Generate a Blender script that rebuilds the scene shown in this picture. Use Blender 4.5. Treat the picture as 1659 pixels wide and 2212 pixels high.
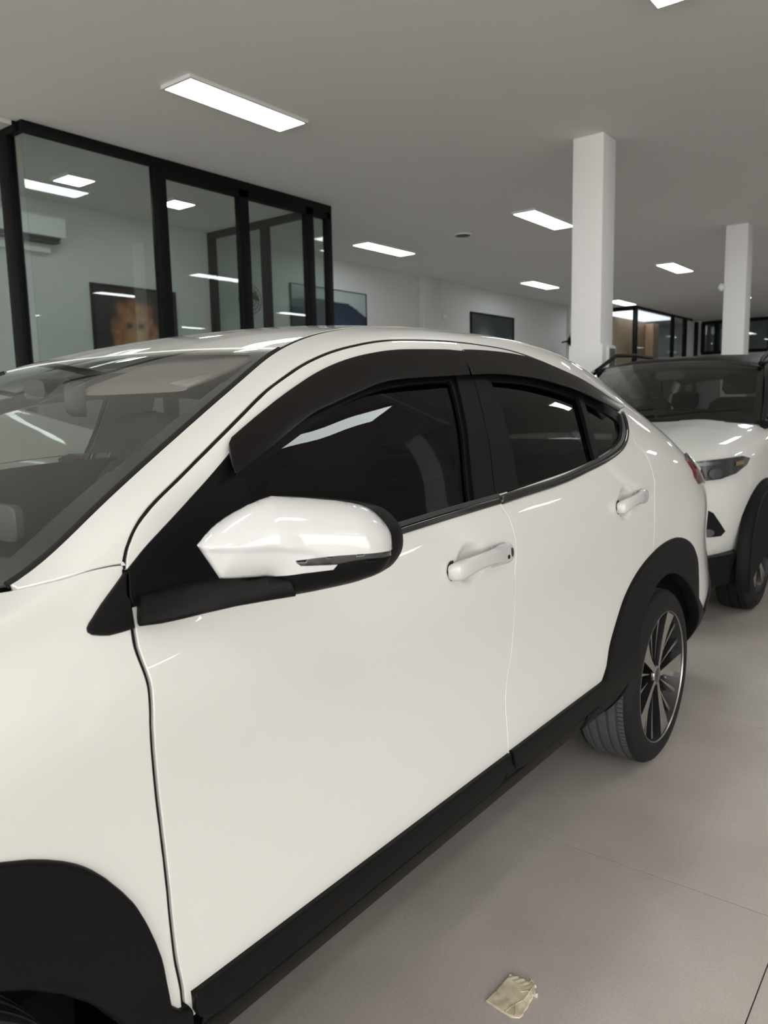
import bpy, bmesh, math, random
import numpy as np
from mathutils import Vector, Matrix
from mathutils.geometry import delaunay_2d_cdt
random.seed(4)
for o in list(bpy.data.objects):
    bpy.data.objects.remove(o)
SC = bpy.context.scene
COL = SC.collection
PI = math.pi

# ---------------------------------------------------------------- camera
# world: X towards the rear of the white car, Y towards its right side, Z up; metres
cam = bpy.data.cameras.new('camera')
cam.sensor_fit = 'HORIZONTAL'; cam.sensor_width = 36.0
cam.lens = 1668.6165 / 1659 * 36.0
cam.clip_start = .05; cam.clip_end = 200
cam.dof.use_dof = True; cam.dof.focus_distance = 1.55; cam.dof.aperture_fstop = 9.0
cam_ob = bpy.data.objects.new('camera', cam); COL.objects.link(cam_ob)
yaw, pitch, roll = math.radians(37.82314156), math.radians(-7.99564653), math.radians(-1.2739233)
_f = Vector((math.cos(pitch)*math.cos(yaw), math.cos(pitch)*math.sin(yaw), math.sin(pitch)))
_r = _f.cross(Vector((0, 0, 1))).normalized(); _u = _r.cross(_f)
_r2 = _r*math.cos(roll) + _u*math.sin(roll); _u2 = -_r*math.sin(roll) + _u*math.cos(roll)
cam_ob.matrix_world = Matrix(((_r2.x, _u2.x, -_f.x, -.1849), (_r2.y, _u2.y, -_f.y, -1.7065), (_r2.z, _u2.z, -_f.z, 1.3087), (0, 0, 0, 1)))
SC.camera = cam_ob

# ---------------------------------------------------------------- sky, exposure
world = bpy.data.worlds.new('overcast_sky'); SC.world = world; world.use_nodes = True
wn = world.node_tree.nodes; wl = world.node_tree.links
bgn = wn['Background']; bgn.inputs['Color'].default_value = (1.0, .992, .965, 1); bgn.inputs['Strength'].default_value = 5.0
PANEL = 12.0          # radiance of the ceiling panels
SC.view_settings.view_transform = 'Standard'; SC.view_settings.look = 'None'
SC.view_settings.exposure = 0.15; SC.view_settings.gamma = 1.0; SC.view_settings.use_curve_mapping = False

# ---------------------------------------------------------------- materials
def new_mat(name):
    m = bpy.data.materials.new(name); m.use_nodes = True
    return m, m.node_tree.nodes, m.node_tree.links
def pbr(name, col, rough=.5, metal=0, coat=0, coat_rough=.03, spec=.5, noise=0, nscale=20, bump=0, bscale=200, emit=None, estr=0):
    m, n, l = new_mat(name); b = n['Principled BSDF']
    b.inputs['Base Color'].default_value = (*col, 1); b.inputs['Roughness'].default_value = rough
    b.inputs['Metallic'].default_value = metal; b.inputs['Coat Weight'].default_value = coat
    b.inputs['Coat Roughness'].default_value = coat_rough; b.inputs['Specular IOR Level'].default_value = spec
    tc = n.new('ShaderNodeTexCoord')
    if noise:
        t = n.new('ShaderNodeTexNoise'); t.inputs['Scale'].default_value = nscale; t.inputs['Detail'].default_value = 5
        l.new(tc.outputs['Object'], t.inputs['Vector'])
        mx = n.new('ShaderNodeMix'); mx.data_type = 'RGBA'
        mx.inputs['A'].default_value = (*[c*(1-noise) for c in col], 1); mx.inputs['B'].default_value = (*[min(1, c*(1+noise)) for c in col], 1)
        l.new(t.outputs['Fac'], mx.inputs['Factor']); l.new(mx.outputs['Result'], b.inputs['Base Color'])
    if bump:
        t2 = n.new('ShaderNodeTexNoise'); t2.inputs['Scale'].default_value = bscale; t2.inputs['Detail'].default_value = 4
        l.new(tc.outputs['Object'], t2.inputs['Vector'])
        bp = n.new('ShaderNodeBump'); bp.inputs['Strength'].default_value = bump; bp.inputs['Distance'].default_value = .002
        l.new(t2.outputs['Fac'], bp.inputs['Height']); l.new(bp.outputs['Normal'], b.inputs['Normal'])
    if emit:
        b.inputs['Emission Color'].default_value = (*emit, 1); b.inputs['Emission Strength'].default_value = estr
    return m
def glass(name, tint, base=.045, dust_haze=0.0):
    """thin pane: tinted see-through with a mirror-like reflection that grows at grazing angles"""
    m, n, l = new_mat(name); n.remove(n['Principled BSDF']); out = n['Material Output']
    lw = n.new('ShaderNodeLayerWeight'); lw.inputs['Blend'].default_value = .5
    p = n.new('ShaderNodeMath'); p.operation = 'POWER'; p.inputs[1].default_value = 5
    l.new(lw.outputs['Facing'], p.inputs[0])
    ma = n.new('ShaderNodeMath'); ma.operation = 'MULTIPLY_ADD'; ma.inputs[1].default_value = 1 - base; ma.inputs[2].default_value = base
    l.new(p.outputs[0], ma.inputs[0])
    tr = n.new('ShaderNodeBsdfTransparent'); tr.inputs['Color'].default_value = (*tint, 1)
    gl = n.new('ShaderNodeBsdfGlossy'); gl.inputs['Roughness'].default_value = 0.0; gl.inputs['Color'].default_value = (1, 1, 1, 1)
    mx = n.new('ShaderNodeMixShader')
    l.new(ma.outputs[0], mx.inputs['Fac']); l.new(tr.outputs[0], mx.inputs[1]); l.new(gl.outputs[0], mx.inputs[2])
    res = mx
    if dust_haze:      # reflected haze as pale colour, plus a thin film of dust on the pane
        df = n.new('ShaderNodeBsdfDiffuse'); df.inputs['Color'].default_value = (.62, .60, .56, 1)
        nz = n.new('ShaderNodeTexNoise'); nz.inputs['Scale'].default_value = 6; nz.inputs['Detail'].default_value = 8
        tc = n.new('ShaderNodeTexCoord'); l.new(tc.outputs['Object'], nz.inputs['Vector'])
        k = n.new('ShaderNodeMath'); k.operation = 'MULTIPLY'; k.inputs[1].default_value = dust_haze*2; l.new(nz.outputs['Fac'], k.inputs[0])
        res = n.new('ShaderNodeMixShader'); l.new(k.outputs[0], res.inputs['Fac']); l.new(mx.outputs[0], res.inputs[1]); l.new(df.outputs[0], res.inputs[2])
    l.new(res.outputs[0], out.inputs['Surface'])
    return m
M = {}
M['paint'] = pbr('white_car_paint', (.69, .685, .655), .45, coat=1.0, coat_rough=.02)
M['paint2'] = pbr('darkened_white_paint', (.54, .54, .535), .45, coat=1.0, coat_rough=.02)  # body white, darkened in colour to offset strong light on the mirror
M['plastic'] = pbr('black_grained_plastic', (.0042, .004, .004), .5, spec=.15, bump=.25, bscale=900)
M['satin'] = pbr('satin_black_trim', (.004, .004, .0043), .45, spec=.13)
M['matte'] = pbr('matte_black', (.006, .006, .006), .75, spec=.2)
M['rubber'] = pbr('black_rubber', (.012, .012, .012), .6, spec=.3)
M['gloss'] = pbr('gloss_black', (.006, .006, .0065), .10, spec=.4)
M['greytrim'] = pbr('dark_grey_trim', (.035, .035, .035), .3, spec=.4)
M['blackchrome'] = pbr('black_chrome', (.13, .13, .13), .12, metal=1)
M['chrome'] = pbr('chrome', (.62, .62, .60), .12, metal=1)
M['alloy'] = pbr('machined_alloy', (.47, .46, .43), .30, metal=1)
M['alloydark'] = pbr('dark_alloy', (.022, .021, .023), .35, metal=.3, coat=.4)
M['tyre'] = pbr('tyre_rubber', (.011, .011, .0112), .68, spec=.22)
M['tread'] = pbr('grey_tyre_tread', (.085, .085, .087), .8, spec=.2, noise=.25, nscale=40)  # paler grey than the sidewall, mottled
M['sideglass'] = glass('tinted_side_glass', (.06, .063, .063), .028)
M['sideglass2'] = glass('lightened_side_glass', (.48, .52, .50), .06)  # same film as the near side, lightened to show the lit room behind
M['smoke'] = glass('smoked_acrylic', (.05, .045, .045), .05)
M['windscreen'] = glass('windscreen_glass', (.84, .88, .85), .034, .034)
M['frit'] = pbr('black_ceramic_frit', (.012, .012, .012), .10, coat=.5)
M['officeglass'] = glass('office_glass', (.86, .90, .885), .05)
M['headliner'] = pbr('headliner_fabric', (.19, .17, .16), .9, bump=.1)
M['pillarfab'] = pbr('grey_pillar_trim', (.21, .215, .205), .8)
M['dash'] = pbr('dark_dashboard_plastic', (.055, .056, .053), .65, bump=.2, bscale=500)
M['seat'] = pbr('charcoal_seat_fabric', (.042, .043, .041), .9, bump=.3, bscale=300)
M['screen'] = pbr('screen_glass', (.01, .011, .012), .1, coat=1)
M['bezel'] = pbr('grey_screen_bezel', (.10, .105, .10), .45)
M['suvscreen'] = glass('suv_windscreen_glass', (.5, .53, .51), .02)
M['mirrorglass'] = pbr('mirror_glass', (.75, .76, .76), .02, metal=1)
M['redlens'] = pbr('red_lamp_lens', (.10, .005, .008), .1, coat=.6)
M['darklens'] = pbr('dark_lamp_lens', (.03, .012, .014), .08, coat=1)
M['smokelens'] = pbr('smoked_signal_lens', (.020, .020, .021), .12, coat=1, spec=.6)
M['ceil'] = pbr('painted_ceiling', (.80, .775, .76), .85, noise=.03, nscale=.6)
M['wall'] = pbr('painted_wall', (.60, .615, .605), .8, noise=.02, nscale=1.2)
M['pillar'] = pbr('white_column_paint', (.78, .765, .75), .7, noise=.025, nscale=2.5)
M['blackframe'] = pbr('black_aluminium_frame', (.004, .004, .0045), .5, spec=.15)
M['lightframe'] = pbr('white_light_frame', (.7, .68, .66), .5)
M['panel'] = pbr('lit_light_panel', (.9, .9, .9), .5, emit=(.94, 1.0, 1.0), estr=PANEL)
M['panelwarm'] = pbr('lit_office_panel', (.9, .9, .9), .5, emit=(1.0, .99, .96), estr=PANEL)
M['acwhite'] = pbr('white_plastic', (.68, .72, .70), .4)
M['acdark'] = pbr('dark_vent', (.05, .055, .055), .6)
M['grout'] = pbr('tile_joint', (.10, .09, .082), .9)
M['wood'] = pbr('brown_wood_wall', (.42, .27, .16), .5, noise=.15, nscale=1.5)
M['woodlight'] = pbr('light_wood_edge', (.66, .42, .26), .5)
M['cove'] = pbr('lit_cove_strip', (.9, .9, .95), .5, emit=(.86, .88, 1.0), estr=1.7)
M['paper'] = None
M['skyground'] = pbr('pavement', (.35, .34, .32), .8, noise=.1)
def tile_mat():
    m, n, l = new_mat('porcelain_floor_tile'); b = n['Principled BSDF']
    g = n.new('ShaderNodeNewGeometry')
    t = n.new('ShaderNodeTexNoise'); t.inputs['Scale'].default_value = 2.2; t.inputs['Detail'].default_value = 6; t.inputs['Roughness'].default_value = .6
    t2 = n.new('ShaderNodeTexNoise'); t2.inputs['Scale'].default_value = 160; t2.inputs['Detail'].default_value = 2
    l.new(g.outputs['Position'], t.inputs['Vector']); l.new(g.outputs['Position'], t2.inputs['Vector'])
    r = n.new('ShaderNodeValToRGB'); r.color_ramp.elements[0].position = .3; r.color_ramp.elements[0].color = (.47, .43, .395, 1)
    r.color_ramp.elements[1].position = .72; r.color_ramp.elements[1].color = (.585, .54, .50, 1)
    l.new(t.outputs['Fac'], r.inputs['Fac'])
    mx = n.new('ShaderNodeMix'); mx.data_type = 'RGBA'; mx.blend_type = 'MULTIPLY'; mx.inputs['Factor'].default_value = 1
    r2 = n.new('ShaderNodeValToRGB'); r2.color_ramp.elements[0].position = .3; r2.color_ramp.elements[0].color = (.90, .90, .90, 1)
    r2.color_ramp.elements[1].position = .6; r2.color_ramp.elements[1].color = (1, 1, 1, 1)
    l.new(t2.outputs['Fac'], r2.inputs['Fac']); l.new(r.outputs['Color'], mx.inputs['A']); l.new(r2.outputs['Color'], mx.inputs['B'])
    l.new(mx.outputs['Result'], b.inputs['Base Color'])
    b.inputs['Roughness'].default_value = .42; b.inputs['Specular IOR Level'].default_value = .4
    return m
M['tile'] = tile_mat()
def print_mat(name):
    m, n, l = new_mat(name); b = n['Principled BSDF']
    a = n.new('ShaderNodeVertexColor'); a.layer_name = 'Col'; l.new(a.outputs['Color'], b.inputs['Base Color'])
    b.inputs['Roughness'].default_value = .55
    return m
M['print'] = print_mat('printed_canvas')

# ---------------------------------------------------------------- object helpers
def clean(nm): return nm
def thing(name, label, cat, loc=(0, 0, 0), group=None):
    o = bpy.data.objects.new(name, None); COL.objects.link(o); o.location = loc; o.empty_display_size = .1
    o['label'] = label; o['category'] = cat
    if group: o['group'] = group
    return o
def struct(o):
    o['kind'] = 'structure'; return o
def attach(o, parent):
    if parent is not None:
        o.parent = parent
        w = Matrix.Translation(parent.location) if parent.parent is None else Matrix.Identity(4)
        o.matrix_parent_inverse = w.inverted()
    return o
def link(name, me, mat, parent=None, label=None):
    o = bpy.data.objects.new(name, me); COL.objects.link(o)
    if mat is not None:
        for m in (mat if isinstance(mat, (list, tuple)) else [mat]): me.materials.append(m)
    attach(o, parent)
    if label: o['label'] = label
    return o
def from_arrays(name, V, F, mat, parent=None, N=None, smooth=True, label=None, mids=None):
    me = bpy.data.meshes.new(name)
    me.from_pydata([tuple(map(float, v)) for v in V], [], [tuple(map(int, f)) for f in F]); me.update()
    if smooth: me.polygons.foreach_set('use_smooth', [True] * len(me.polygons))
    if mids is not None: me.polygons.foreach_set('material_index', mids)
    if N is not None: me.normals_split_custom_set_from_vertices([tuple(map(float, n)) for n in N])
    return link(name, me, mat, parent, label)
def from_bm(name, bm, mat, parent=None, sharp=35, label=None):
    bmesh.ops.recalc_face_normals(bm, faces=bm.faces)
    for f in bm.faces: f.smooth = True
    for e in bm.edges:
        if len(e.link_faces) == 2 and e.calc_face_angle(0) > math.radians(sharp): e.smooth = False
    me = bpy.data.meshes.new(name); bm.to_mesh(me); bm.free()
    return link(name, me, mat, parent, label)
def add_box(bm, x0, x1, y0, y1, z0, z1, bev=0, seg=2):
    vs = [bm.verts.new((x, y, z)) for x in (x0, x1) for y in (y0, y1) for z in (z0, z1)]
    fs = [bm.faces.new([vs[i] for i in q]) for q in ((0, 1, 3, 2), (4, 6, 7, 5), (0, 4, 5, 1), (2, 3, 7, 6), (0, 2, 6, 4), (1, 5, 7, 3))]
    if bev:
        es = list({e for f in fs for e in f.edges})
        bmesh.ops.bevel(bm, geom=es, offset=bev, segments=seg, affect='EDGES', profile=.5)
def box(name, x0, x1, y0, y1, z0, z1, mat, parent=None, bev=0, seg=2, label=None):
    bm = bmesh.new(); add_box(bm, x0, x1, y0, y1, z0, z1, bev, seg)
    return from_bm(name, bm, mat, parent, label=label)
def loft_bm(bm, rings, closed=True, caps=True):
    R_ = [[bm.verts.new(tuple(map(float, p))) for p in r] for r in rings]
    n = len(R_[0])
    for a, b in zip(R_[:-1], R_[1:]):
        for i in range(n if closed else n - 1):
            j = (i + 1) % n
            bm.faces.new((a[i], a[j], b[j], b[i]))
    if caps and closed:
        bm.faces.new(R_[0][::-1]); bm.faces.new(R_[-1])
    return R_
def loft(name, rings, mat, parent=None, closed=True, caps=True, sharp=35, label=None, sub=0):
    bm = bmesh.new(); loft_bm(bm, rings, closed, caps)
    o = from_bm(name, bm, mat, parent, sharp, label)
    if sub:
        md = o.modifiers.new('sub', 'SUBSURF'); md.levels = sub; md.render_levels = sub
    return o
def supell(cx, cy, a, b, p=2.6, n=20):
    out = []
    for k in range(n):
        t = 2*PI*k/n; c, s = math.cos(t), math.sin(t)
        out.append((cx + a*math.copysign(abs(c)**(2/p), c), cy + b*math.copysign(abs(s)**(2/p), s)))
    return out
def tube_bm(bm, pts, r, n=8):
    pts = [Vector(p) for p in pts]; rings = []
    up = Vector((0, 0, 1))
    for i, p in enumerate(pts):
        d = (pts[min(i+1, len(pts)-1)] - pts[max(i-1, 0)]).normalized()
        a = d.cross(up)
        if a.length < 1e-3: a = d.cross(Vector((0, 1, 0)))
        a.normalize(); b = a.cross(d)
        rr = r[i] if isinstance(r, (list, tuple)) else r
        rings.append([p + (a*math.cos(2*PI*k/n) + b*math.sin(2*PI*k/n))*rr for k in range(n)])
    loft_bm(bm, rings)
def tube(name, pts, r, mat, parent=None, n=8, label=None):
    bm = bmesh.new(); tube_bm(bm, pts, r, n); return from_bm(name, bm, mat, parent, label=label)
def copy_tree(o, parent=None):
    c = o.copy(); COL.objects.link(c)
    if parent is not None:
        c.parent = parent; c.matrix_parent_inverse = o.matrix_parent_inverse.copy()
    for ch in list(o.children): copy_tree(ch, c)
    return c

# ---------------------------------------------------------------- car outlines: (x along the car, s up its flank), metres
OUT = {
 'front_door': [[0.417,1.1597],[0.4199,1.184],[0.4219,1.196],[0.4269,1.2199],[0.43,1.2317],[0.4385,1.2546],[0.4436,1.2658],[0.4495,1.2764],[0.4568,1.2862],[0.4658,1.2944],[0.4762,1.3009],[0.4873,1.306],[0.4989,1.3097],[0.5109,1.3119],[0.5955,1.3242],[0.644,1.3304],[0.7654,1.3442],[0.8019,1.347],[0.8263,1.3468],[0.8751,1.344],[1.0094,1.3398],[1.0948,1.3356],[1.2047,1.3339],[1.339,1.3285],[1.4733,1.3245],[1.4732,1.3123],[1.4685,1.2759],[1.4611,1.2274],[1.4521,1.1793],[1.4399,1.1068],[1.433,1.046],[1.4274,1.0221],[1.4046,0.9522],[1.4014,0.9404],[1.3989,0.9284],[1.3977,0.9163],[1.3981,0.904],[1.4012,0.8922],[1.407,0.8815],[1.4138,0.8712],[1.4198,0.8606],[1.4233,0.8489],[1.4257,0.8245],[1.4292,0.8003],[1.4291,0.788],[1.4271,0.776],[1.4218,0.7521],[1.4202,0.7399],[1.4202,0.7277],[1.4215,0.7155],[1.4309,0.6674],[1.4326,0.6553],[1.4336,0.6431],[1.434,0.6063],[1.4327,0.5819],[1.4313,0.5697],[1.4293,0.5576],[1.4263,0.5458],[1.4219,0.5343],[1.4163,0.5234],[1.4038,0.5024],[1.3981,0.4915],[1.3934,0.4802],[1.3847,0.4573],[1.381,0.4457],[1.3778,0.4338],[1.3754,0.4218],[1.3593,0.3128],[1.3593,0.272],[0.4248,0.272],[0.4128,0.306],[0.413,0.3305],[0.4109,0.3671],[0.4109,0.3793],[0.4161,0.4769],[0.4165,0.5014],[0.4161,0.538],[0.4136,0.5868],[0.4036,0.6964],[0.4015,0.733],[0.4016,0.7452],[0.4045,0.794],[0.4043,0.8062],[0.4013,0.855],[0.4014,0.8794],[0.4101,0.9399],[0.4118,0.9643],[0.4133,1.0131],[0.4148,1.0986]],
 'rear_arch': [[1.925,0.322],[1.9647,0.3529],[1.9942,0.3919],[2.0023,0.4012],[2.0197,0.4183],[2.0382,0.4344],[2.0759,0.4656],[2.113,0.4976],[2.132,0.513],[2.1519,0.5273],[2.1622,0.5339],[2.1941,0.5521],[2.2271,0.5682],[2.2496,0.5778],[2.2725,0.5864],[2.3075,0.5975],[2.3312,0.6038],[2.367,0.6119],[2.391,0.6166],[2.4272,0.6228],[2.4515,0.626],[2.4758,0.6286],[2.5125,0.6312],[2.5492,0.6324],[2.5859,0.6324],[2.6226,0.6311],[2.647,0.6293],[2.6714,0.6267],[2.7076,0.6211],[2.7436,0.6134],[2.7672,0.607],[2.7905,0.5994],[2.8247,0.5861],[2.8467,0.5754],[2.8573,0.5693],[2.8675,0.5625],[2.8866,0.5472],[2.8954,0.5387],[2.9033,0.5294],[2.9097,0.519],[2.914,0.5076],[2.9157,0.4954],[2.9157,0.4832],[2.9145,0.471],[2.9126,0.4589],[2.9075,0.435],[2.9011,0.4114],[2.8967,0.3999],[2.8817,0.3665],[3.02,0.2554],[3.0,0.1293],[2.9031,0.1121],[2.9033,0.1758],[2.8971,0.2238],[2.8847,0.2668],[2.8661,0.3109],[2.8418,0.355],[2.8122,0.396],[2.7778,0.4321],[2.7392,0.4626],[2.6969,0.4872],[2.6519,0.5058],[2.6048,0.5182],[2.5564,0.5244],[2.5076,0.5244],[2.4592,0.5182],[2.4121,0.5058],[2.3671,0.4872],[2.3248,0.4626],[2.2862,0.4321],[2.2518,0.396],[2.2222,0.355],[2.1979,0.3109],[2.1793,0.2668],[2.1669,0.2238],[2.1607,0.1758],[2.1609,0.1121],[2.135,0.255],[2.09,0.215],[2.02,0.195],[1.85,0.195],[1.86,0.24],[1.905,0.252]],
 'front_arch': [[-0.5,0.2372],[-0.3889,0.3211],[-0.3873,0.3589],[-0.3869,0.3841],[-0.3859,0.3967],[-0.3839,0.4092],[-0.3782,0.4337],[-0.3709,0.4579],[-0.3618,0.4815],[-0.3562,0.493],[-0.3433,0.5154],[-0.3217,0.5493],[-0.3057,0.5725],[-0.2879,0.5953],[-0.2684,0.6163],[-0.2582,0.6258],[-0.2477,0.6347],[-0.237,0.6428],[-0.2261,0.65],[-0.2149,0.6562],[-0.1922,0.6672],[-0.0554,0.6666],[-0.0056,0.6648],[0.0316,0.662],[0.0811,0.6568],[0.1922,0.6431],[0.2261,0.6263],[0.2477,0.6132],[0.2684,0.5988],[0.2783,0.591],[0.2879,0.5828],[0.297,0.5741],[0.3057,0.5649],[0.3217,0.5454],[0.3433,0.5143],[0.3562,0.4927],[0.3618,0.4814],[0.3709,0.4579],[0.3748,0.4459],[0.3813,0.4215],[0.3859,0.3967],[0.3869,0.3841],[0.3873,0.3589],[0.3889,0.3211],[0.402,0.306],[0.417,0.302],[0.424,0.29],[0.43,0.2],[0.39,0.17],[0.3711,0.1121],[0.3713,0.1758],[0.3651,0.2238],[0.3527,0.2668],[0.3341,0.3109],[0.3098,0.355],[0.2802,0.396],[0.2458,0.4321],[0.2072,0.4626],[0.1649,0.4874],[0.1199,0.5063],[0.0728,0.5193],[0.0244,0.5259],[-0.0244,0.526],[-0.0728,0.5195],[-0.1199,0.5065],[-0.1649,0.4875],[-0.2072,0.4626],[-0.2458,0.4321],[-0.2802,0.396],[-0.3098,0.355],[-0.3341,0.3109],[-0.3527,0.2668],[-0.3651,0.2238],[-0.3713,0.1758],[-0.3711,0.1121],[-0.47,0.1559]],
 'front_cladding': [[0.424,0.318],[1.3561,0.316],[1.356,0.3009],[1.3513,0.2867],[1.3422,0.2746],[1.3312,0.2643],[1.3178,0.2576],[1.3031,0.254],[0.5,0.258],[0.4708,0.2591],[0.4564,0.2616],[0.4429,0.2672],[0.4312,0.2758],[0.4251,0.2888]],
 'rear_cladding': [[1.3621,0.318],[1.9,0.32],[1.96,0.325],[1.955,0.262],[1.9,0.254],[1.47,0.254],[1.4279,0.2564],[1.4139,0.2581],[1.4004,0.2619],[1.3885,0.2693],[1.3789,0.2796],[1.3714,0.2915]],
 'sill': [[0.4,0.243],[1.84,0.243],[1.87,0.1],[1.858,0.1],[0.4,0.1]],
 'rear_door': [[1.3569,0.3128],[1.373,0.4218],[1.3754,0.4338],[1.3786,0.4457],[1.3865,0.4689],[1.3957,0.4915],[1.4014,0.5024],[1.4139,0.5234],[1.4195,0.5343],[1.4239,0.5458],[1.4269,0.5576],[1.4303,0.5819],[1.4312,0.5941],[1.4317,0.6186],[1.4312,0.6431],[1.4302,0.6553],[1.4285,0.6674],[1.4191,0.7155],[1.4178,0.7277],[1.4178,0.7399],[1.4194,0.7521],[1.4247,0.776],[1.4267,0.788],[1.4268,0.8003],[1.4233,0.8245],[1.4209,0.8489],[1.4174,0.8606],[1.4114,0.8712],[1.4046,0.8815],[1.3988,0.8922],[1.3957,0.904],[1.3953,0.9163],[1.3965,0.9284],[1.399,0.9404],[1.4022,0.9522],[1.425,1.0221],[1.4306,1.046],[1.4375,1.1068],[1.4497,1.1793],[1.4587,1.2274],[1.4678,1.288],[1.4721,1.3245],[1.5464,1.3228],[1.6316,1.319],[1.6803,1.3158],[1.7287,1.3103],[1.7768,1.3023],[1.9799,1.2617],[2.1357,1.2331],[2.2434,1.2124],[2.2792,1.2048],[2.3145,1.1955],[2.3607,1.1799],[2.3834,1.1711],[2.3945,1.166],[2.4051,1.1601],[2.4151,1.1531],[2.4236,1.1444],[2.4292,1.1336],[2.4322,1.1218],[2.437,1.098],[2.4194,1.0507],[2.4142,1.0392],[2.3906,0.9946],[2.3742,0.9606],[2.3697,0.9488],[2.3711,0.9367],[2.3814,0.9297],[2.3929,0.9245],[2.4028,0.9169],[2.4101,0.9067],[2.415,0.8951],[2.4162,0.8826],[2.4148,0.8701],[2.412,0.8578],[2.4075,0.846],[2.4046,0.8338],[2.4053,0.8086],[2.4042,0.796],[2.4008,0.7839],[2.3927,0.76],[2.3903,0.7477],[2.39,0.7351],[2.391,0.7225],[2.4037,0.6352],[2.376,0.565],[2.2916,0.5411],[2.2679,0.5327],[2.2564,0.5279],[2.2338,0.5169],[2.2011,0.4984],[2.1695,0.478],[2.1492,0.4634],[2.1294,0.4479],[2.1105,0.4315],[2.0927,0.4138],[2.0679,0.3856],[2.0446,0.3561],[2.0298,0.3358],[2.0162,0.3148],[1.99,0.272],[1.3569,0.272]],
 'front_hole': [[0.6359,1.1787],[0.648,1.2385],[0.651,1.2503],[0.6551,1.2618],[0.6622,1.2716],[0.673,1.2772],[0.6847,1.2805],[0.7087,1.2848],[0.745,1.2896],[0.7814,1.2925],[0.7936,1.293],[0.818,1.2928],[0.8788,1.2886],[1.0129,1.2825],[1.0372,1.2807],[1.0979,1.2747],[1.2074,1.2676],[1.2927,1.2636],[1.439,1.2593],[1.4035,1.1915],[1.3929,1.1683],[1.3883,1.1564],[1.3845,1.1442],[1.3816,1.1318],[1.3744,1.0942],[1.3645,1.0572],[1.3432,0.9837],[1.3247,0.9094],[1.0055,0.9092],[0.8827,0.9101],[0.8336,0.911],[0.7845,0.9128],[0.76,0.9121],[0.711,0.9084],[0.6865,0.9083],[0.6743,0.9096],[0.6624,0.9125],[0.6512,0.9174],[0.6416,0.9251],[0.6346,0.9351],[0.6299,0.9465],[0.627,0.9584],[0.6252,0.9705],[0.6239,0.995],[0.6246,1.0196],[0.6262,1.0441],[0.6342,1.1297],[0.6356,1.1542]],
 'front_glass': [[0.6748,1.1975],[0.724,1.2026],[0.7733,1.2068],[0.8227,1.21],[0.9091,1.2146],[0.9706,1.2208],[0.9953,1.2225],[1.02,1.223],[1.1189,1.2228],[1.3661,1.2166],[1.3465,1.1056],[1.3407,1.0812],[1.3257,1.0334],[1.2961,0.9508],[1.2826,0.9157],[1.0863,0.9144],[1.0127,0.9144],[0.8901,0.9158],[0.792,0.9189],[0.7675,0.9183],[0.7185,0.9158],[0.6939,0.9155],[0.6695,0.9174],[0.6575,0.92],[0.6463,0.9248],[0.6372,0.9329],[0.6326,0.9442],[0.6315,0.9564],[0.6326,0.9686],[0.6347,0.9807],[0.6533,1.0519]],
 'rear_hole': [[1.5268,1.2657],[1.6377,1.2627],[1.6869,1.2604],[1.7237,1.2578],[1.7606,1.2547],[1.8341,1.2472],[1.8952,1.2397],[1.944,1.2327],[1.9926,1.2244],[2.0409,1.215],[2.234,1.1751],[2.258,1.1697],[2.2939,1.161],[2.3176,1.1542],[2.3409,1.1461],[2.3637,1.1368],[2.4087,1.1169],[2.4023,1.0915],[2.3965,1.0798],[2.389,1.0691],[2.3719,1.0492],[2.344,1.0215],[2.3243,1.0043],[2.3035,0.9884],[2.2924,0.9814],[2.2809,0.9752],[2.2689,0.9699],[2.2565,0.9655],[2.2313,0.9585],[2.1933,0.9486],[2.0597,0.935],[1.9867,0.9295],[1.9379,0.9272],[1.8403,0.9243],[1.6695,0.9209],[1.4499,0.915],[1.4786,0.9972],[1.4855,1.0211],[1.4883,1.0332],[1.4906,1.0454],[1.4922,1.0577],[1.4966,1.1197],[1.5002,1.1443],[1.5075,1.1809]],
 'rear_glass': [[1.5547,1.214],[1.6427,1.2118],[1.6804,1.21],[1.718,1.2069],[1.7804,1.1997],[1.8675,1.1872],[1.9047,1.181],[1.9418,1.174],[1.9785,1.1655],[2.0392,1.149],[2.0343,1.0707],[2.0307,1.0316],[2.0272,1.0057],[2.0141,0.9282],[1.9765,0.928],[1.8636,0.9271],[1.7132,0.9244],[1.5251,0.9223],[1.538,0.972],[1.5439,0.9969],[1.5483,1.0221],[1.5513,1.0476],[1.5534,1.0731],[1.5557,1.1243],[1.5558,1.1628]],
 'quarter_glass': [[2.0688,1.144],[2.1446,1.126],[2.1697,1.1195],[2.207,1.1083],[2.244,1.096],[2.2804,1.0822],[2.2923,1.0771],[2.304,1.0713],[2.315,1.0644],[2.3353,1.0483],[2.3201,1.0265],[2.3116,1.0162],[2.3018,1.0071],[2.2912,0.9991],[2.2801,0.9917],[2.257,0.9785],[2.245,0.9727],[2.2326,0.9678],[2.1941,0.9569],[2.1417,0.9457],[2.1152,0.9412],[2.1019,0.9397],[2.0484,0.9357],[2.0635,1.013],[2.0668,1.039],[2.0678,1.0521],[2.0687,1.0783]],
 'divider_bar': [[2.0379,1.1927],[2.0178,1.0777],[1.9877,0.925],[2.018,0.9275],[2.0447,1.0293],[2.0505,1.055],[2.0556,1.0808],[2.0731,1.1846]],
 'front_pillar_trim': [[1.3961,1.2799],[1.3665,1.1576],[1.3534,1.096],[1.3472,1.0716],[1.3327,1.0234],[1.3211,0.9875],[1.2965,0.9161],[1.3366,0.916],[1.3902,0.9158],[1.4227,1.0105],[1.4295,1.0346],[1.432,1.0469],[1.4338,1.0593],[1.4358,1.0842],[1.441,1.1214],[1.4606,1.2323],[1.4637,1.2697]],
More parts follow.
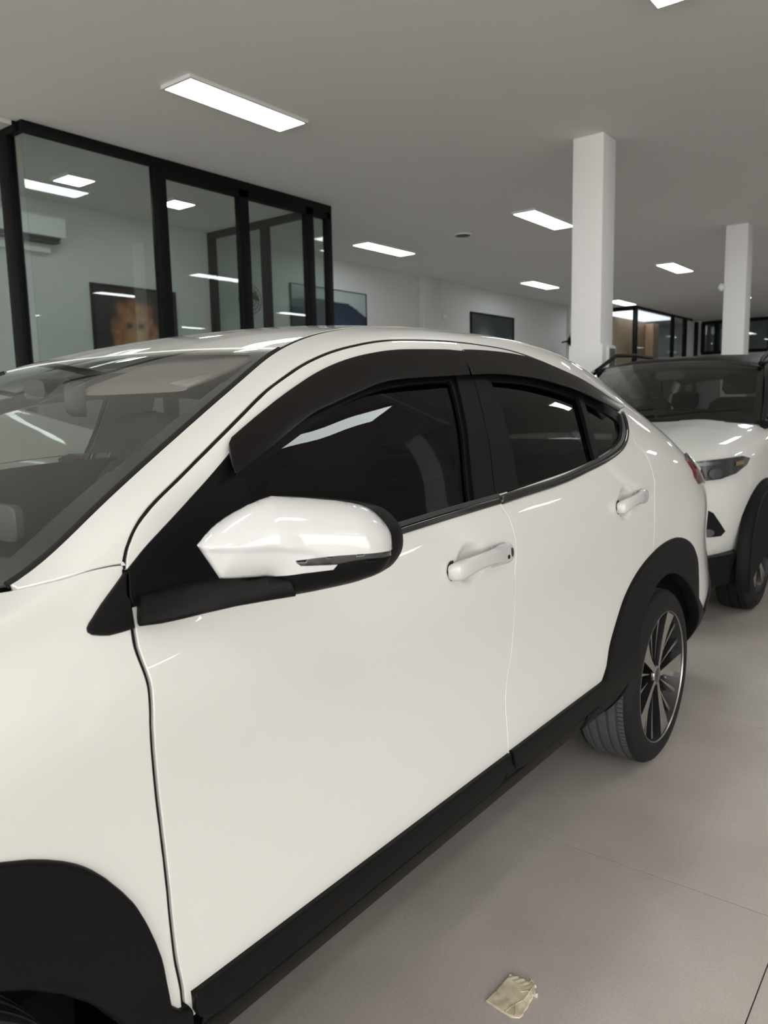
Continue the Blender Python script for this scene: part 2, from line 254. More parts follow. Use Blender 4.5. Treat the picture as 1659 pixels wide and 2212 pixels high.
 'rear_pillar_trim': [[1.4661,1.2672],[1.4582,1.218],[1.4491,1.1691],[1.4408,1.1201],[1.4371,1.0955],[1.4337,1.0583],[1.4319,1.046],[1.4293,1.0339],[1.4261,1.0218],[1.4187,0.9981],[1.3902,0.9158],[1.4392,0.9162],[1.4882,0.9165],[1.5007,0.952],[1.511,0.9881],[1.5167,1.0125],[1.5189,1.0248],[1.5201,1.0373],[1.5183,1.0748],[1.5195,1.1124],[1.5214,1.1374],[1.5283,1.187],[1.529,1.1995],[1.5287,1.2245],[1.5297,1.237],[1.533,1.2619]],
 'front_belt_trim': [[0.603,0.9267],[0.7752,0.9169],[0.8861,0.9129],[0.9969,0.9104],[1.1694,0.9092],[1.4034,0.906],[1.3974,0.8937],[0.992,0.8963],[0.8568,0.898],[0.8077,0.8994],[0.7341,0.9038],[0.5995,0.9156]],
 'front_belt_seal': [[0.606,0.9365],[0.7661,0.9282],[0.8648,0.9252],[1.0251,0.9228],[1.4075,0.9189],[1.4021,0.9074],[1.1562,0.9103],[1.021,0.911],[0.9226,0.9129],[0.8243,0.9158],[0.7384,0.9197],[0.6033,0.9277]],
 'rear_belt_trim': [[1.4048,0.9047],[1.5143,0.9064],[1.6847,0.9072],[1.7698,0.909],[1.9036,0.9149],[1.9887,0.9177],[2.0373,0.9199],[2.0737,0.9226],[2.1101,0.9261],[2.1463,0.9305],[2.1704,0.9342],[2.2061,0.9415],[2.2296,0.9478],[2.2412,0.9515],[2.2639,0.9603],[2.2749,0.9655],[2.2961,0.9775],[2.3062,0.9843],[2.3253,0.9994],[2.3342,1.0076],[2.3512,1.0251],[2.3672,1.0434],[2.3823,1.0625],[2.402,1.0932],[2.4202,1.0942],[2.4166,1.0825],[2.4127,1.0709],[2.4071,1.06],[2.3929,1.0401],[2.3851,1.0305],[2.3689,1.0122],[2.3514,0.9949],[2.3422,0.9869],[2.3225,0.9723],[2.3121,0.9658],[2.2905,0.9542],[2.268,0.9444],[2.2448,0.9366],[2.2329,0.9334],[2.2091,0.9277],[2.1851,0.9229],[2.1608,0.919],[2.1244,0.9143],[2.0755,0.9096],[2.0388,0.9072],[1.904,0.9033],[1.806,0.8993],[1.7325,0.8972],[1.6834,0.8968],[1.5363,0.8972],[1.4014,0.8964]],
 'rear_belt_seal': [[1.4062,0.9135],[1.6741,0.9161],[1.735,0.9173],[1.7836,0.919],[2.0269,0.9311],[2.0754,0.9351],[2.1118,0.9389],[2.16,0.9455],[2.1958,0.9528],[2.2193,0.9592],[2.2309,0.963],[2.2533,0.9725],[2.2747,0.9842],[2.2947,0.9981],[2.3129,1.0142],[2.3214,1.023],[2.3376,1.0411],[2.3532,1.0598],[2.3747,1.0894],[2.402,1.0932],[2.3955,1.0829],[2.3823,1.0625],[2.3749,1.0528],[2.3512,1.0251],[2.3342,1.0076],[2.3253,0.9994],[2.3062,0.9843],[2.2961,0.9775],[2.2749,0.9655],[2.2639,0.9603],[2.2412,0.9515],[2.2296,0.9478],[2.2061,0.9415],[2.1704,0.9342],[2.1463,0.9305],[2.1101,0.9261],[2.0737,0.9226],[2.0373,0.9199],[1.9887,0.9177],[1.9036,0.9149],[1.7577,0.9086],[1.6847,0.9072],[1.5143,0.9064],[1.4048,0.9047]],
 'sail': [[0.4177,1.1444],[0.4421,1.1751],[0.4512,1.1845],[0.4612,1.1929],[0.4719,1.2005],[0.494,1.2144],[0.5168,1.2272],[0.5518,1.2449],[0.6609,1.2891],[0.6607,1.2671],[0.653,1.2348],[0.6504,1.2184],[0.6547,1.2027],[0.6663,1.1908],[0.6526,1.1131],[0.6444,1.0611],[0.6377,1.0089],[0.6286,0.9305],[0.6027,0.9251],[0.5896,0.9233],[0.5764,0.9231],[0.5633,0.9243],[0.4981,0.9358],[0.4548,0.95],[0.4127,0.9675],[0.4118,1.0083],[0.4122,1.0356]],
 'sail_foot': [[0.4149,1.0112],[0.4478,0.9921],[0.4704,0.9805],[0.4938,0.9706],[0.5177,0.9622],[0.5421,0.9553],[0.5917,0.9443],[0.7038,0.9227],[0.7045,0.8695],[0.6788,0.872],[0.589,0.8808],[0.5251,0.8892],[0.4996,0.8935],[0.4744,0.8986],[0.4118,0.9142],[0.4147,0.9557]],
 'fender_sail': [[0.4157,1.1437],[0.3926,1.0956],[0.3817,1.0713],[0.372,1.0465],[0.3552,0.9959],[0.3491,0.9827],[0.3441,0.9691],[0.3433,0.9546],[0.3478,0.9408],[0.3576,0.9303],[0.3694,0.9217],[0.3814,0.9186],[0.3937,0.9162],[0.406,0.9146],[0.4121,0.9782],[0.4129,0.991],[0.4131,1.0037],[0.41,1.0161],[0.4091,1.0288],[0.4099,1.0544]],
 'front_visor': [[0.6683,1.3106],[0.7291,1.3136],[0.79,1.3148],[0.8266,1.314],[0.8753,1.3119],[0.9727,1.3099],[1.0215,1.3082],[1.1066,1.3038],[1.1797,1.3015],[1.2771,1.2974],[1.3868,1.2943],[1.4232,1.2918],[1.4595,1.2876],[1.4298,1.278],[1.4145,1.2182],[1.3653,1.2181],[1.3162,1.2188],[1.2303,1.2214],[1.1934,1.2229],[1.1076,1.2282],[1.0831,1.2291],[1.0585,1.229],[0.9971,1.2273],[0.9357,1.2278],[0.9112,1.2289],[0.8623,1.2341],[0.8378,1.235],[0.8255,1.2346],[0.801,1.2327],[0.7644,1.2287],[0.7279,1.2235],[0.7157,1.2224],[0.6789,1.2205],[0.6301,1.2142],[0.6343,1.2453],[0.6372,1.2606],[0.641,1.2759],[0.6473,1.2902],[0.656,1.3032]],
 'rear_visor': [[1.4613,1.2952],[1.5714,1.2968],[1.6448,1.2957],[1.7059,1.2931],[1.7791,1.2871],[1.8277,1.2815],[1.8761,1.2744],[1.9965,1.2523],[2.0928,1.2353],[2.1769,1.219],[2.2128,1.2112],[2.2482,1.2017],[2.3065,1.183],[2.3292,1.1741],[2.3403,1.1689],[2.3511,1.1631],[2.3612,1.1563],[2.3703,1.148],[2.3777,1.1383],[2.3961,1.1066],[2.3238,1.0901],[2.3125,1.0855],[2.3008,1.082],[2.2887,1.0828],[2.277,1.0863],[2.2432,1.1005],[2.22,1.1081],[2.1133,1.1352],[2.0311,1.1586],[2.0074,1.1648],[1.9716,1.1727],[1.9356,1.1795],[1.827,1.1972],[1.7786,1.204],[1.73,1.2095],[1.6935,1.2127],[1.6325,1.2167],[1.5837,1.2187],[1.5226,1.2198],[1.4859,1.2196],[1.4248,1.2179],[1.4248,1.2348],[1.4256,1.2516],[1.4306,1.285]],
 'body_side': [[0.289,1.41],[3.54,1.41],[3.54,0.34],[3.02,0.274],[2.9604,0.0948],[2.962,0.1492],[2.9602,0.1927],[2.9551,0.2287],[2.9467,0.2626],[2.9349,0.2974],[2.92,0.3333],[2.9021,0.3688],[2.8812,0.4026],[2.8576,0.4338],[2.8314,0.4622],[2.8029,0.4877],[2.7722,0.5102],[2.7396,0.5295],[2.7054,0.5456],[2.6698,0.5584],[2.6332,0.568],[2.5957,0.5746],[2.5578,0.5781],[2.5196,0.5787],[2.4815,0.5762],[2.4439,0.5708],[2.4069,0.5622],[2.3709,0.5505],[2.376,0.62],[2.4037,0.6352],[2.391,0.7225],[2.39,0.7351],[2.3903,0.7477],[2.3927,0.76],[2.4008,0.7839],[2.4042,0.796],[2.4053,0.8086],[2.4046,0.8338],[2.4075,0.846],[2.412,0.8578],[2.4148,0.8701],[2.4162,0.8826],[2.415,0.8951],[2.4101,0.9067],[2.4028,0.9169],[2.3929,0.9245],[2.3814,0.9297],[2.3711,0.9367],[2.3697,0.9488],[2.3742,0.9606],[2.3906,0.9946],[2.4142,1.0392],[2.4194,1.0507],[2.437,1.098],[2.437,1.102],[2.4322,1.1258],[2.4292,1.1376],[2.4236,1.1484],[2.4151,1.1571],[2.4051,1.1641],[2.3945,1.17],[2.3721,1.1797],[2.3145,1.1995],[2.291,1.206],[2.2554,1.214],[2.1357,1.2371],[1.9799,1.2657],[1.7768,1.3063],[1.7407,1.3125],[1.7045,1.3174],[1.656,1.3216],[1.5464,1.3268],[1.3365,1.3325],[1.2022,1.3379],[1.0923,1.3396],[1.0069,1.3438],[0.8726,1.348],[0.8116,1.3511],[0.7872,1.3504],[0.7629,1.3482],[0.6415,1.3344],[0.593,1.3282],[0.5084,1.3159],[0.4964,1.3137],[0.4848,1.31],[0.4737,1.3049],[0.4633,1.2984],[0.4543,1.2902],[0.447,1.2804],[0.4411,1.2698],[0.436,1.2586],[0.4275,1.2357],[0.4244,1.2239],[0.4174,1.188],[0.4145,1.1637],[0.4147,1.1782],[0.3683,1.2579],[0.3479,1.2918],[0.3336,1.314],[0.2883,1.3787]],
 'seal_c': [[0.424,1.1597],[0.4218,1.0986],[0.4203,1.0131],[0.4188,0.9643],[0.4171,0.9399],[0.4084,0.8794],[0.4083,0.855],[0.4113,0.8062],[0.4115,0.794],[0.4086,0.7452],[0.4085,0.733],[0.4106,0.6964],[0.4206,0.5868],[0.4231,0.538],[0.4235,0.5136],[0.4231,0.4769],[0.4179,0.3793],[0.4179,0.3671],[0.42,0.3305],[0.4198,0.306],[0.4318,0.272],[0.4148,0.272],[0.4028,0.306],[0.403,0.3305],[0.4009,0.3671],[0.4009,0.3793],[0.4061,0.4769],[0.4064,0.5258],[0.4045,0.5747],[0.3936,0.6964],[0.3919,0.7208],[0.3916,0.7452],[0.3945,0.794],[0.3943,0.8062],[0.3913,0.855],[0.391,0.8672],[0.3914,0.8794],[0.3928,0.8915],[0.3969,0.9156],[0.4001,0.9399],[0.4018,0.9643],[0.4033,1.0131],[0.4048,1.0986],[0.407,1.1597]],
 'seal_a': [[0.417,1.1737],[0.4199,1.198],[0.4219,1.21],[0.4269,1.2339],[0.43,1.2457],[0.4385,1.2686],[0.4436,1.2798],[0.4495,1.2904],[0.4568,1.3002],[0.4658,1.3084],[0.4762,1.3149],[0.4873,1.32],[0.4989,1.3237],[0.5109,1.3259],[0.5955,1.3382],[0.644,1.3444],[0.7654,1.3582],[0.7897,1.3604],[0.8141,1.3611],[0.8751,1.358],[1.0094,1.3538],[1.0948,1.3496],[1.2047,1.3479],[1.339,1.3425],[1.5464,1.3368],[1.5829,1.3353],[1.6316,1.333],[1.6803,1.3298],[1.7166,1.326],[1.7528,1.3206],[1.8126,1.3093],[2.0038,1.2711],[2.1357,1.2471],[2.2434,1.2264],[2.291,1.216],[2.3145,1.2095],[2.3721,1.1897],[2.3945,1.18],[2.4051,1.1741],[2.4151,1.1671],[2.4236,1.1584],[2.4292,1.1476],[2.4322,1.1358],[2.437,1.112],[2.437,1.084],[2.4322,1.1078],[2.4292,1.1196],[2.4236,1.1304],[2.4151,1.1391],[2.4051,1.1461],[2.3945,1.152],[2.3721,1.1617],[2.3145,1.1815],[2.291,1.188],[2.2434,1.1984],[2.1357,1.2191],[2.0038,1.2431],[1.8126,1.2813],[1.7528,1.2926],[1.7166,1.298],[1.6803,1.3018],[1.6316,1.305],[1.5829,1.3073],[1.5464,1.3088],[1.339,1.3145],[1.2047,1.3199],[1.0948,1.3216],[1.0094,1.3258],[0.8751,1.33],[0.8141,1.3331],[0.8019,1.333],[0.7775,1.3314],[0.6925,1.322],[0.5955,1.3102],[0.5109,1.2979],[0.4989,1.2957],[0.4873,1.292],[0.4762,1.2869],[0.4658,1.2804],[0.4568,1.2722],[0.4495,1.2624],[0.4436,1.2518],[0.4385,1.2406],[0.43,1.2177],[0.4269,1.2059],[0.4199,1.17],[0.417,1.1457]],
 'fender': [[-0.78,1.407],[0.27,1.407],[0.2883,1.3787],[0.3263,1.3249],[0.3479,1.2918],[0.3616,1.2693],[0.4147,1.1782],[0.417,1.1597],[0.414,1.1475],[0.4123,1.0986],[0.4108,1.0131],[0.4093,0.9643],[0.4076,0.9399],[0.4061,0.9277],[0.4003,0.8915],[0.3989,0.8794],[0.3985,0.8672],[0.3988,0.855],[0.4018,0.8062],[0.402,0.794],[0.3991,0.7452],[0.3994,0.7208],[0.4011,0.6964],[0.412,0.5747],[0.4139,0.5258],[0.4136,0.4769],[0.4084,0.3793],[0.4084,0.3671],[0.4105,0.3305],[0.4103,0.306],[0.43,0.25],[0.4,0.25],[0.4209,0.0615],[0.4244,0.1178],[0.4247,0.1671],[0.4218,0.2061],[0.4156,0.24],[0.4062,0.2732],[0.3936,0.3075],[0.3781,0.3426],[0.3596,0.3768],[0.3384,0.4091],[0.3146,0.4389],[0.2883,0.4659],[0.2599,0.4903],[0.2294,0.512],[0.1972,0.5311],[0.1634,0.5475],[0.1284,0.5611],[0.0925,0.5717],[0.0558,0.5792],[0.0186,0.5833],[-0.0186,0.5838],[-0.0558,0.5807],[-0.0925,0.5738],[-0.1284,0.5632],[-0.1634,0.5492],[-0.1972,0.5322],[-0.2294,0.5125],[-0.2599,0.4904],[-0.2883,0.4659],[-0.3146,0.4389],[-0.3384,0.4091],[-0.3596,0.3768],[-0.3781,0.3426],[-0.3936,0.3075],[-0.4062,0.2732],[-0.4156,0.24],[-0.4218,0.2061],[-0.4247,0.1671],[-0.4244,0.1178],[-0.4209,0.0615],[-0.78,0.25]],
 'mirror_all': [[-0.0002,1.131],[0.0166,1.1498],[0.0231,1.1553],[0.0335,1.1623],[0.0557,1.1745],[0.071,1.1816],[0.0828,1.186],[0.0991,1.1903],[0.1446,1.1858],[0.1858,1.1803],[0.2021,1.1771],[0.2181,1.1726],[0.2294,1.1674],[0.2392,1.1598],[0.2503,1.1474],[0.2571,1.137],[0.2598,1.1292],[0.2603,1.125],[0.2611,1.1126],[0.26,1.1025],[0.2572,1.0947],[0.2532,1.0876],[0.2479,1.0813],[0.2413,1.0764],[0.2336,1.0733],[0.2137,1.0682],[0.1813,1.0621],[0.1486,1.0577],[0.1158,1.0548],[0.1025,1.0684],[0.0909,1.0834],[0.052,1.0839],[0.0261,1.085]],
 'mirror_line': [[-0.0006,1.131],[0.0438,1.1295],[0.0928,1.1289],[0.1389,1.1229],[0.16,1.1158],[0.1801,1.1081]],
 'mirror_cap': [[-0.0002,1.131],[0.0108,1.1437],[0.0198,1.1526],[0.0265,1.1577],[0.0371,1.1645],[0.0482,1.1707],[0.0671,1.18],[0.0828,1.186],[0.0991,1.1903],[0.1446,1.1858],[0.1858,1.1803],[0.2061,1.1761],[0.2181,1.1726],[0.2257,1.1694],[0.2294,1.1674],[0.2361,1.1626],[0.245,1.1538],[0.2528,1.1441],[0.2571,1.137],[0.2587,1.1332],[0.2603,1.125],[0.2611,1.1126],[0.2568,1.1108],[0.2485,1.1111],[0.2151,1.1125],[0.1816,1.113],[0.1649,1.1124],[0.1233,1.1091],[0.1246,1.1058],[0.1302,1.1013],[0.1777,1.1004],[0.1723,1.0938],[0.1304,1.091],[0.0973,1.086],[0.0889,1.0852],[0.0261,1.085]],
 'mirror_signal': [[0.1233,1.1091],[0.1649,1.1124],[0.1816,1.113],[0.2151,1.1125],[0.261,1.1107],[0.2598,1.1016],[0.2339,1.1035],[0.2165,1.104],[0.2035,1.1032],[0.1777,1.1004],[0.1302,1.1013],[0.1246,1.1058]],
 'mirror_base': [[0.0903,1.0853],[0.129,1.0909],[0.1723,1.0938],[0.1777,1.1004],[0.2035,1.1032],[0.2165,1.104],[0.2339,1.1035],[0.2598,1.1016],[0.254,1.0891],[0.2491,1.0824],[0.2426,1.0772],[0.235,1.0737],[0.223,1.0703],[0.2107,1.0678],[0.1817,1.0647],[0.1158,1.0548],[0.1019,1.0691]],
 'mirror_arm': [[[0.4209,-0.8102,1.0572],[0.4069,-0.8261,1.0202],0.012],[[0.4515,-0.8147,1.0579],[0.436,-0.8318,1.0179],0.014],[[0.4811,-0.8246,1.061],[0.4658,-0.8406,1.0194],0.018],[[0.5024,-0.8475,1.0677],[0.4897,-0.8595,1.0253],0.022],[[0.5092,-0.8893,1.0755],[0.5079,-0.8974,1.0367],0.026],[[0.5094,-0.9546,1.0859],[0.5178,-0.9615,1.0534],0.028],[[0.5312,-0.9725,1.0851],[0.5399,-0.9797,1.0556],0.026]]
}
# ---- car body side surface: sections across the car, one every 2 cm of length ----
def pchip(xs, ys, x):
    xs = np.asarray(xs, float); ys = np.asarray(ys, float); x = np.asarray(x, float)
    h = np.diff(xs); d = np.diff(ys) / h
    m = np.zeros(len(xs)); m[0] = d[0]; m[-1] = d[-1]
    for i in range(1, len(xs) - 1):
        if d[i-1] * d[i] > 0:
            w1 = 2*h[i] + h[i-1]; w2 = h[i] + 2*h[i-1]
            m[i] = (w1 + w2) / (w1 / d[i-1] + w2 / d[i])
    i = np.clip(np.searchsorted(xs, x) - 1, 0, len(xs) - 2)
    t = (x - xs[i]) / h[i]
    return ((2*t**3 - 3*t**2 + 1) * ys[i] + (t**3 - 2*t**2 + t) * h[i] * m[i]
            + (-2*t**3 + 3*t**2) * ys[i+1] + (t**3 - t**2) * h[i] * m[i+1])

def gauss(A, sig, axis):
    n = int(np.ceil(3 * sig)); k = np.exp(-.5 * (np.arange(-n, n + 1) / sig)**2); k /= k.sum()
    A = np.moveaxis(A, axis, 0)
    lo = 2 * A[0] - A[1:n+1][::-1]; hi = 2 * A[-1] - A[-n-1:-1][::-1]
    B = np.concatenate([lo, A, hi])
    R_ = sum(k[j] * B[j:j + len(A)] for j in range(2 * n + 1))
    return np.moveaxis(R_, 0, axis)

X0, X1, DX, DS = -0.80, 3.56, 0.02, 0.01
GX = np.arange(X0, X1 + DX/2, DX)
TOP_X = [-.80, -.40, 0, .20, .30, .45, .62, .80, .95, 1.10, 1.23, 1.5, 1.8, 2.03, 2.26, 2.49, 2.71, 2.91, 3.13, 3.31, 3.56]
TOP_W = [.66, .695, .715, .725, .715, .685, .645, .603, .565, .552, .55, .55, .55, .548, .545, .54, .53, .52, .51, .505, .50]
TOP_Z = [.80, .93, 1.015, 1.062, 1.088, 1.173, 1.263, 1.355, 1.425, 1.467, 1.485, 1.498, 1.498, 1.484, 1.455, 1.415, 1.362, 1.303, 1.236, 1.185, 1.10]
BELT_X = [-.80, -.30, .10, .37, .88, 1.3, 1.8, 2.2, 2.5, 2.8, 3.2, 3.56]
BELT_Z = [.76, .90, .985, 1.03, 1.085, 1.11, 1.13, 1.16, 1.165, 1.15, 1.08, 1.02]
SK = np.array([0, .19, .25, .31, .43, .57, .69, .78, .86, .94, 1.14, 1.30, 1.36, 1.41])
def build_surface():
    x = GX
    wt = pchip(TOP_X, TOP_W, x); zt = pchip(TOP_X, TOP_Z, x); zb = pchip(BELT_X, BELT_Z, x)
    plan = -np.where(x > 2.75, .231 * (x - 2.75)**2, 0) - np.where(x < -.1, .30 * (x + .1)**2, 0)
    one = np.ones_like(x)
    sh = pchip([-.8, 0, .5, 1.5, 2.2, 2.8, 3.56], [.70, .90, .93, .955, .985, .99, .95], x)      # shoulder height
    wsh = pchip([-.8, 0, .5, 1.5, 2.2, 2.6, 2.9, 3.56], [.858, .860, .860, .860, .863, .866, .858, .83], x) + plan
    wb = pchip([-.8, -.2, .1, .37, .9, 2.0, 2.4, 2.8, 3.2, 3.56], [.74, .765, .79, .802, .802, .800, .79, .765, .72, .69], x) + plan * .8
    W = np.zeros((len(x), len(SK))); Z = np.zeros_like(W)
    low = [(.68, .215), (.826, .338), (.868, .42), (.870, .478), (.846, .59), (.834, .73)]
    bulge = np.exp(-((x - 2.55) / .55)**2) * .010
    for k, (w, z) in enumerate(low):
        W[:, k] = w + plan + (bulge if k > 1 else 0); Z[:, k] = z
    zl = .73; rb = .012 * np.clip((x - 2.65) / .4, 0, 1)
    W[:, 4] += rb; W[:, 5] += rb
    W[:, 6] = .846 + plan + bulge + rb; Z[:, 6] = zl + (sh - zl) * .57
    W[:, 7] = wsh; Z[:, 7] = sh
    W[:, 9] = wb; Z[:, 9] = zb
    W[:, 8] = wb + (wsh - wb) * .58; Z[:, 8] = sh + (zb - sh) * .52
    dz = np.clip((zt - zb) / .35, .12, 1)
    rf = pchip([-.8, 2.0, 2.6, 3.56], [1, 1, .62, .55], x)
    W[:, 11] = wt + .130 * rf * (.45 + .55*dz); Z[:, 11] = zt - .060 * dz
    W[:, 12] = wt + .074 * rf * (.45 + .55*dz); Z[:, 12] = zt - .016 * dz
    W[:, 13] = wt; Z[:, 13] = zt
    W[:, 10] = W[:, 9] + (W[:, 11] - W[:, 9]) * .55 + .011 * dz; Z[:, 10] = zb + (Z[:, 11] - zb) * .55
    s = np.arange(0, SK[-1] + DS/2, DS)
    Wg = np.stack([np.interp(s, SK, W[i]) for i in range(len(x))]); Zg = np.stack([np.interp(s, SK, Z[i]) for i in range(len(x))])
    sg = []
    for G in (Wg, Zg):
        a = gauss(G, 4.5, 1); b = gauss(G, 1.6, 1)
        m = np.clip((s - 1.22) / .1, 0, 1); sg.append(gauss(a * (1 - m) + b * m, 2.0, 0))
    return s, np.stack([np.repeat(x[:, None], len(s), 1), -sg[0], sg[1]], -1)
GS, GP = build_surface()
# shoulder crease over the rear wheel: the flank steps in under it
_n0 = np.cross(np.gradient(GP, DS, axis=1), np.gradient(GP, DX, axis=0)); _n0 /= np.linalg.norm(_n0, axis=-1, keepdims=True)
_n0 *= -np.sign(_n0[100, 60, 1])
_amp = np.interp(GX, [-.3, .2, 1.7, 2.35, 3.0, 3.56], [0, .34, .38, 1, 1, .6])[:, None]; _d = (GS[None] - .790) / .022
GP = GP - _n0 * (.0075 * _amp * np.where(_d < 0, np.exp(-np.abs(_d / 4.2)**1.3), np.exp(-(_d / .8)**2)))[..., None]
_dx = np.gradient(GP, DX, axis=0); _ds = np.gradient(GP, DS, axis=1)
GN = np.cross(_ds, _dx); GN /= np.linalg.norm(GN, axis=-1, keepdims=True)
if GN[100, 60, 1] > 0: GN = -GN
def _bil(G, x, s):
    u = np.clip((np.asarray(x, float) - X0) / DX, 0, len(GX) - 1.001); v = np.clip(np.asarray(s, float) / DS, 0, len(GS) - 1.001)
    i = u.astype(int); j = v.astype(int); a = (u - i)[..., None]; b = (v - j)[..., None]
    return (G[i, j] * (1-a) * (1-b) + G[i+1, j] * a * (1-b) + G[i, j+1] * (1-a) * b + G[i+1, j+1] * a * b)
def side(x, s, off=0.0):
    n = _bil(GN, x, s); n = n / np.linalg.norm(n, axis=-1, keepdims=True)
    return _bil(GP, x, s) + n * np.asarray(off, float)[..., None], n
def roof_z(x, y):
    wt = pchip(TOP_X, TOP_W, x); zt = pchip(TOP_X, TOP_Z, x)
    cr = pchip([.8, .96, 1.3, 2.0, 2.6, 3.56], [.020, .020, .030, .034, .034, .03], x)
    q = np.clip(np.abs(y) / wt, 0, 1)
    return zt + cr * (1 - q**2.4)
# ---- end of surface ----
# ---------------------------------------------------------------- panels cut from the body surface
def in_poly(P, Q):
    """points P inside polygon Q (numpy, even-odd)"""
    x, y = P[:, 0][:, None], P[:, 1][:, None]
    x0, y0 = Q[:, 0][None], Q[:, 1][None]; x1, y1 = np.roll(Q[:, 0], -1)[None], np.roll(Q[:, 1], -1)[None]
    c = (y0 > y) != (y1 > y)
    with np.errstate(divide='ignore', invalid='ignore'):
        xi = x0 + (y - y0) * (x1 - x0) / np.where(y1 == y0, 1e-12, y1 - y0)
    return (np.sum(c & (x < xi), 1) % 2) == 1
def resample(P, step):
    P = np.asarray(P, float); Q = np.vstack([P, P[:1]]); out = []
    for a, b in zip(Q[:-1], Q[1:]):
        n = max(1, int(math.ceil(np.linalg.norm(b - a) / step)))
        out += [a + (b - a) * k / n for k in range(n)]
    return np.array(out)
def area2(P): return np.sum(P[:, 0]*np.roll(P[:, 1], -1) - np.roll(P[:, 0], -1)*P[:, 1]) / 2
def dist_to(P, Q):
    out = np.full(len(P), 1e9)
    A = Q; B = np.roll(Q, -1, 0); D = B - A; L2 = (D**2).sum(1) + 1e-15
    for k in range(len(Q)):
        t = np.clip(((P - A[k]) @ D[k]) / L2[k], 0, 1)
        out = np.minimum(out, np.hypot(*(P - A[k] - t[:, None]*D[k]).T))
    return out
def dent_off(x, s, dents):
    d = np.zeros_like(x)
    for cx, cs, rx, rs, dep in dents:
        r = np.hypot((x - cx)/rx, (s - cs)/rs); t = np.clip((1 - r) / .55, 0, 1)
        d -= dep * (t*t*(3 - 2*t))
    return d
def surf(x, s, off=0.0, dents=(), fn=None):
    f = fn or side
    if not dents: return f(x, s, off)
    g = lambda a, b: f(a, b, off + dent_off(a, b, dents))[0]
    e = 1.5e-3; p = g(x, s)
    n = np.cross(g(x, s + e) - g(x, s - e), g(x + e, s) - g(x - e, s)); n /= np.linalg.norm(n, axis=-1, keepdims=True) + 1e-12
    n0 = f(x, s, off)[1]; n *= np.sign((n*n0).sum(-1, keepdims=True)); return p, n
def inset(P, g, fn=None):
    """move a closed outline g metres towards its inside, measured on the surface"""
    f = fn or side
    if area2(P) < 0: P = P[::-1]
    e = 4e-3; x, s = P[:, 0], P[:, 1]
    Jx = (f(x+e, s, 0*x)[0] - f(x-e, s, 0*x)[0]) / (2*e); Js = (f(x, s+e, 0*x)[0] - f(x, s-e, 0*x)[0]) / (2*e)
    T = np.roll(P, -1, 0) - np.roll(P, 1, 0); T3 = Jx*T[:, :1] + Js*T[:, 1:]
    N3 = f(x, s, 0*x)[1]; I3 = np.cross(N3, T3); I3 /= np.linalg.norm(I3, axis=1, keepdims=True) + 1e-12
    a11 = (Jx*Jx).sum(1) + 1e-6; a22 = (Js*Js).sum(1) + 1e-3; a12 = (Jx*Js).sum(1); b1 = (Jx*I3).sum(1); b2 = (Js*I3).sum(1)
    det = a11*a22 - a12*a12
    d = np.stack([(a22*b1 - a12*b2)/det, (a11*b2 - a12*b1)/det], 1)
    L_ = np.linalg.norm(d, axis=1, keepdims=True); d = d / np.maximum(L_, 1e-9) * np.minimum(L_, 2.5)
    Q = P + d*g
    if not in_poly((P + d*1e-3), P).mean() > .5: Q = P - d*g
    return Q
def smooth_closed(P, it):
    for _ in range(it): P = .5*P + .25*(np.roll(P, 1, 0) + np.roll(P, -1, 0))
    return P
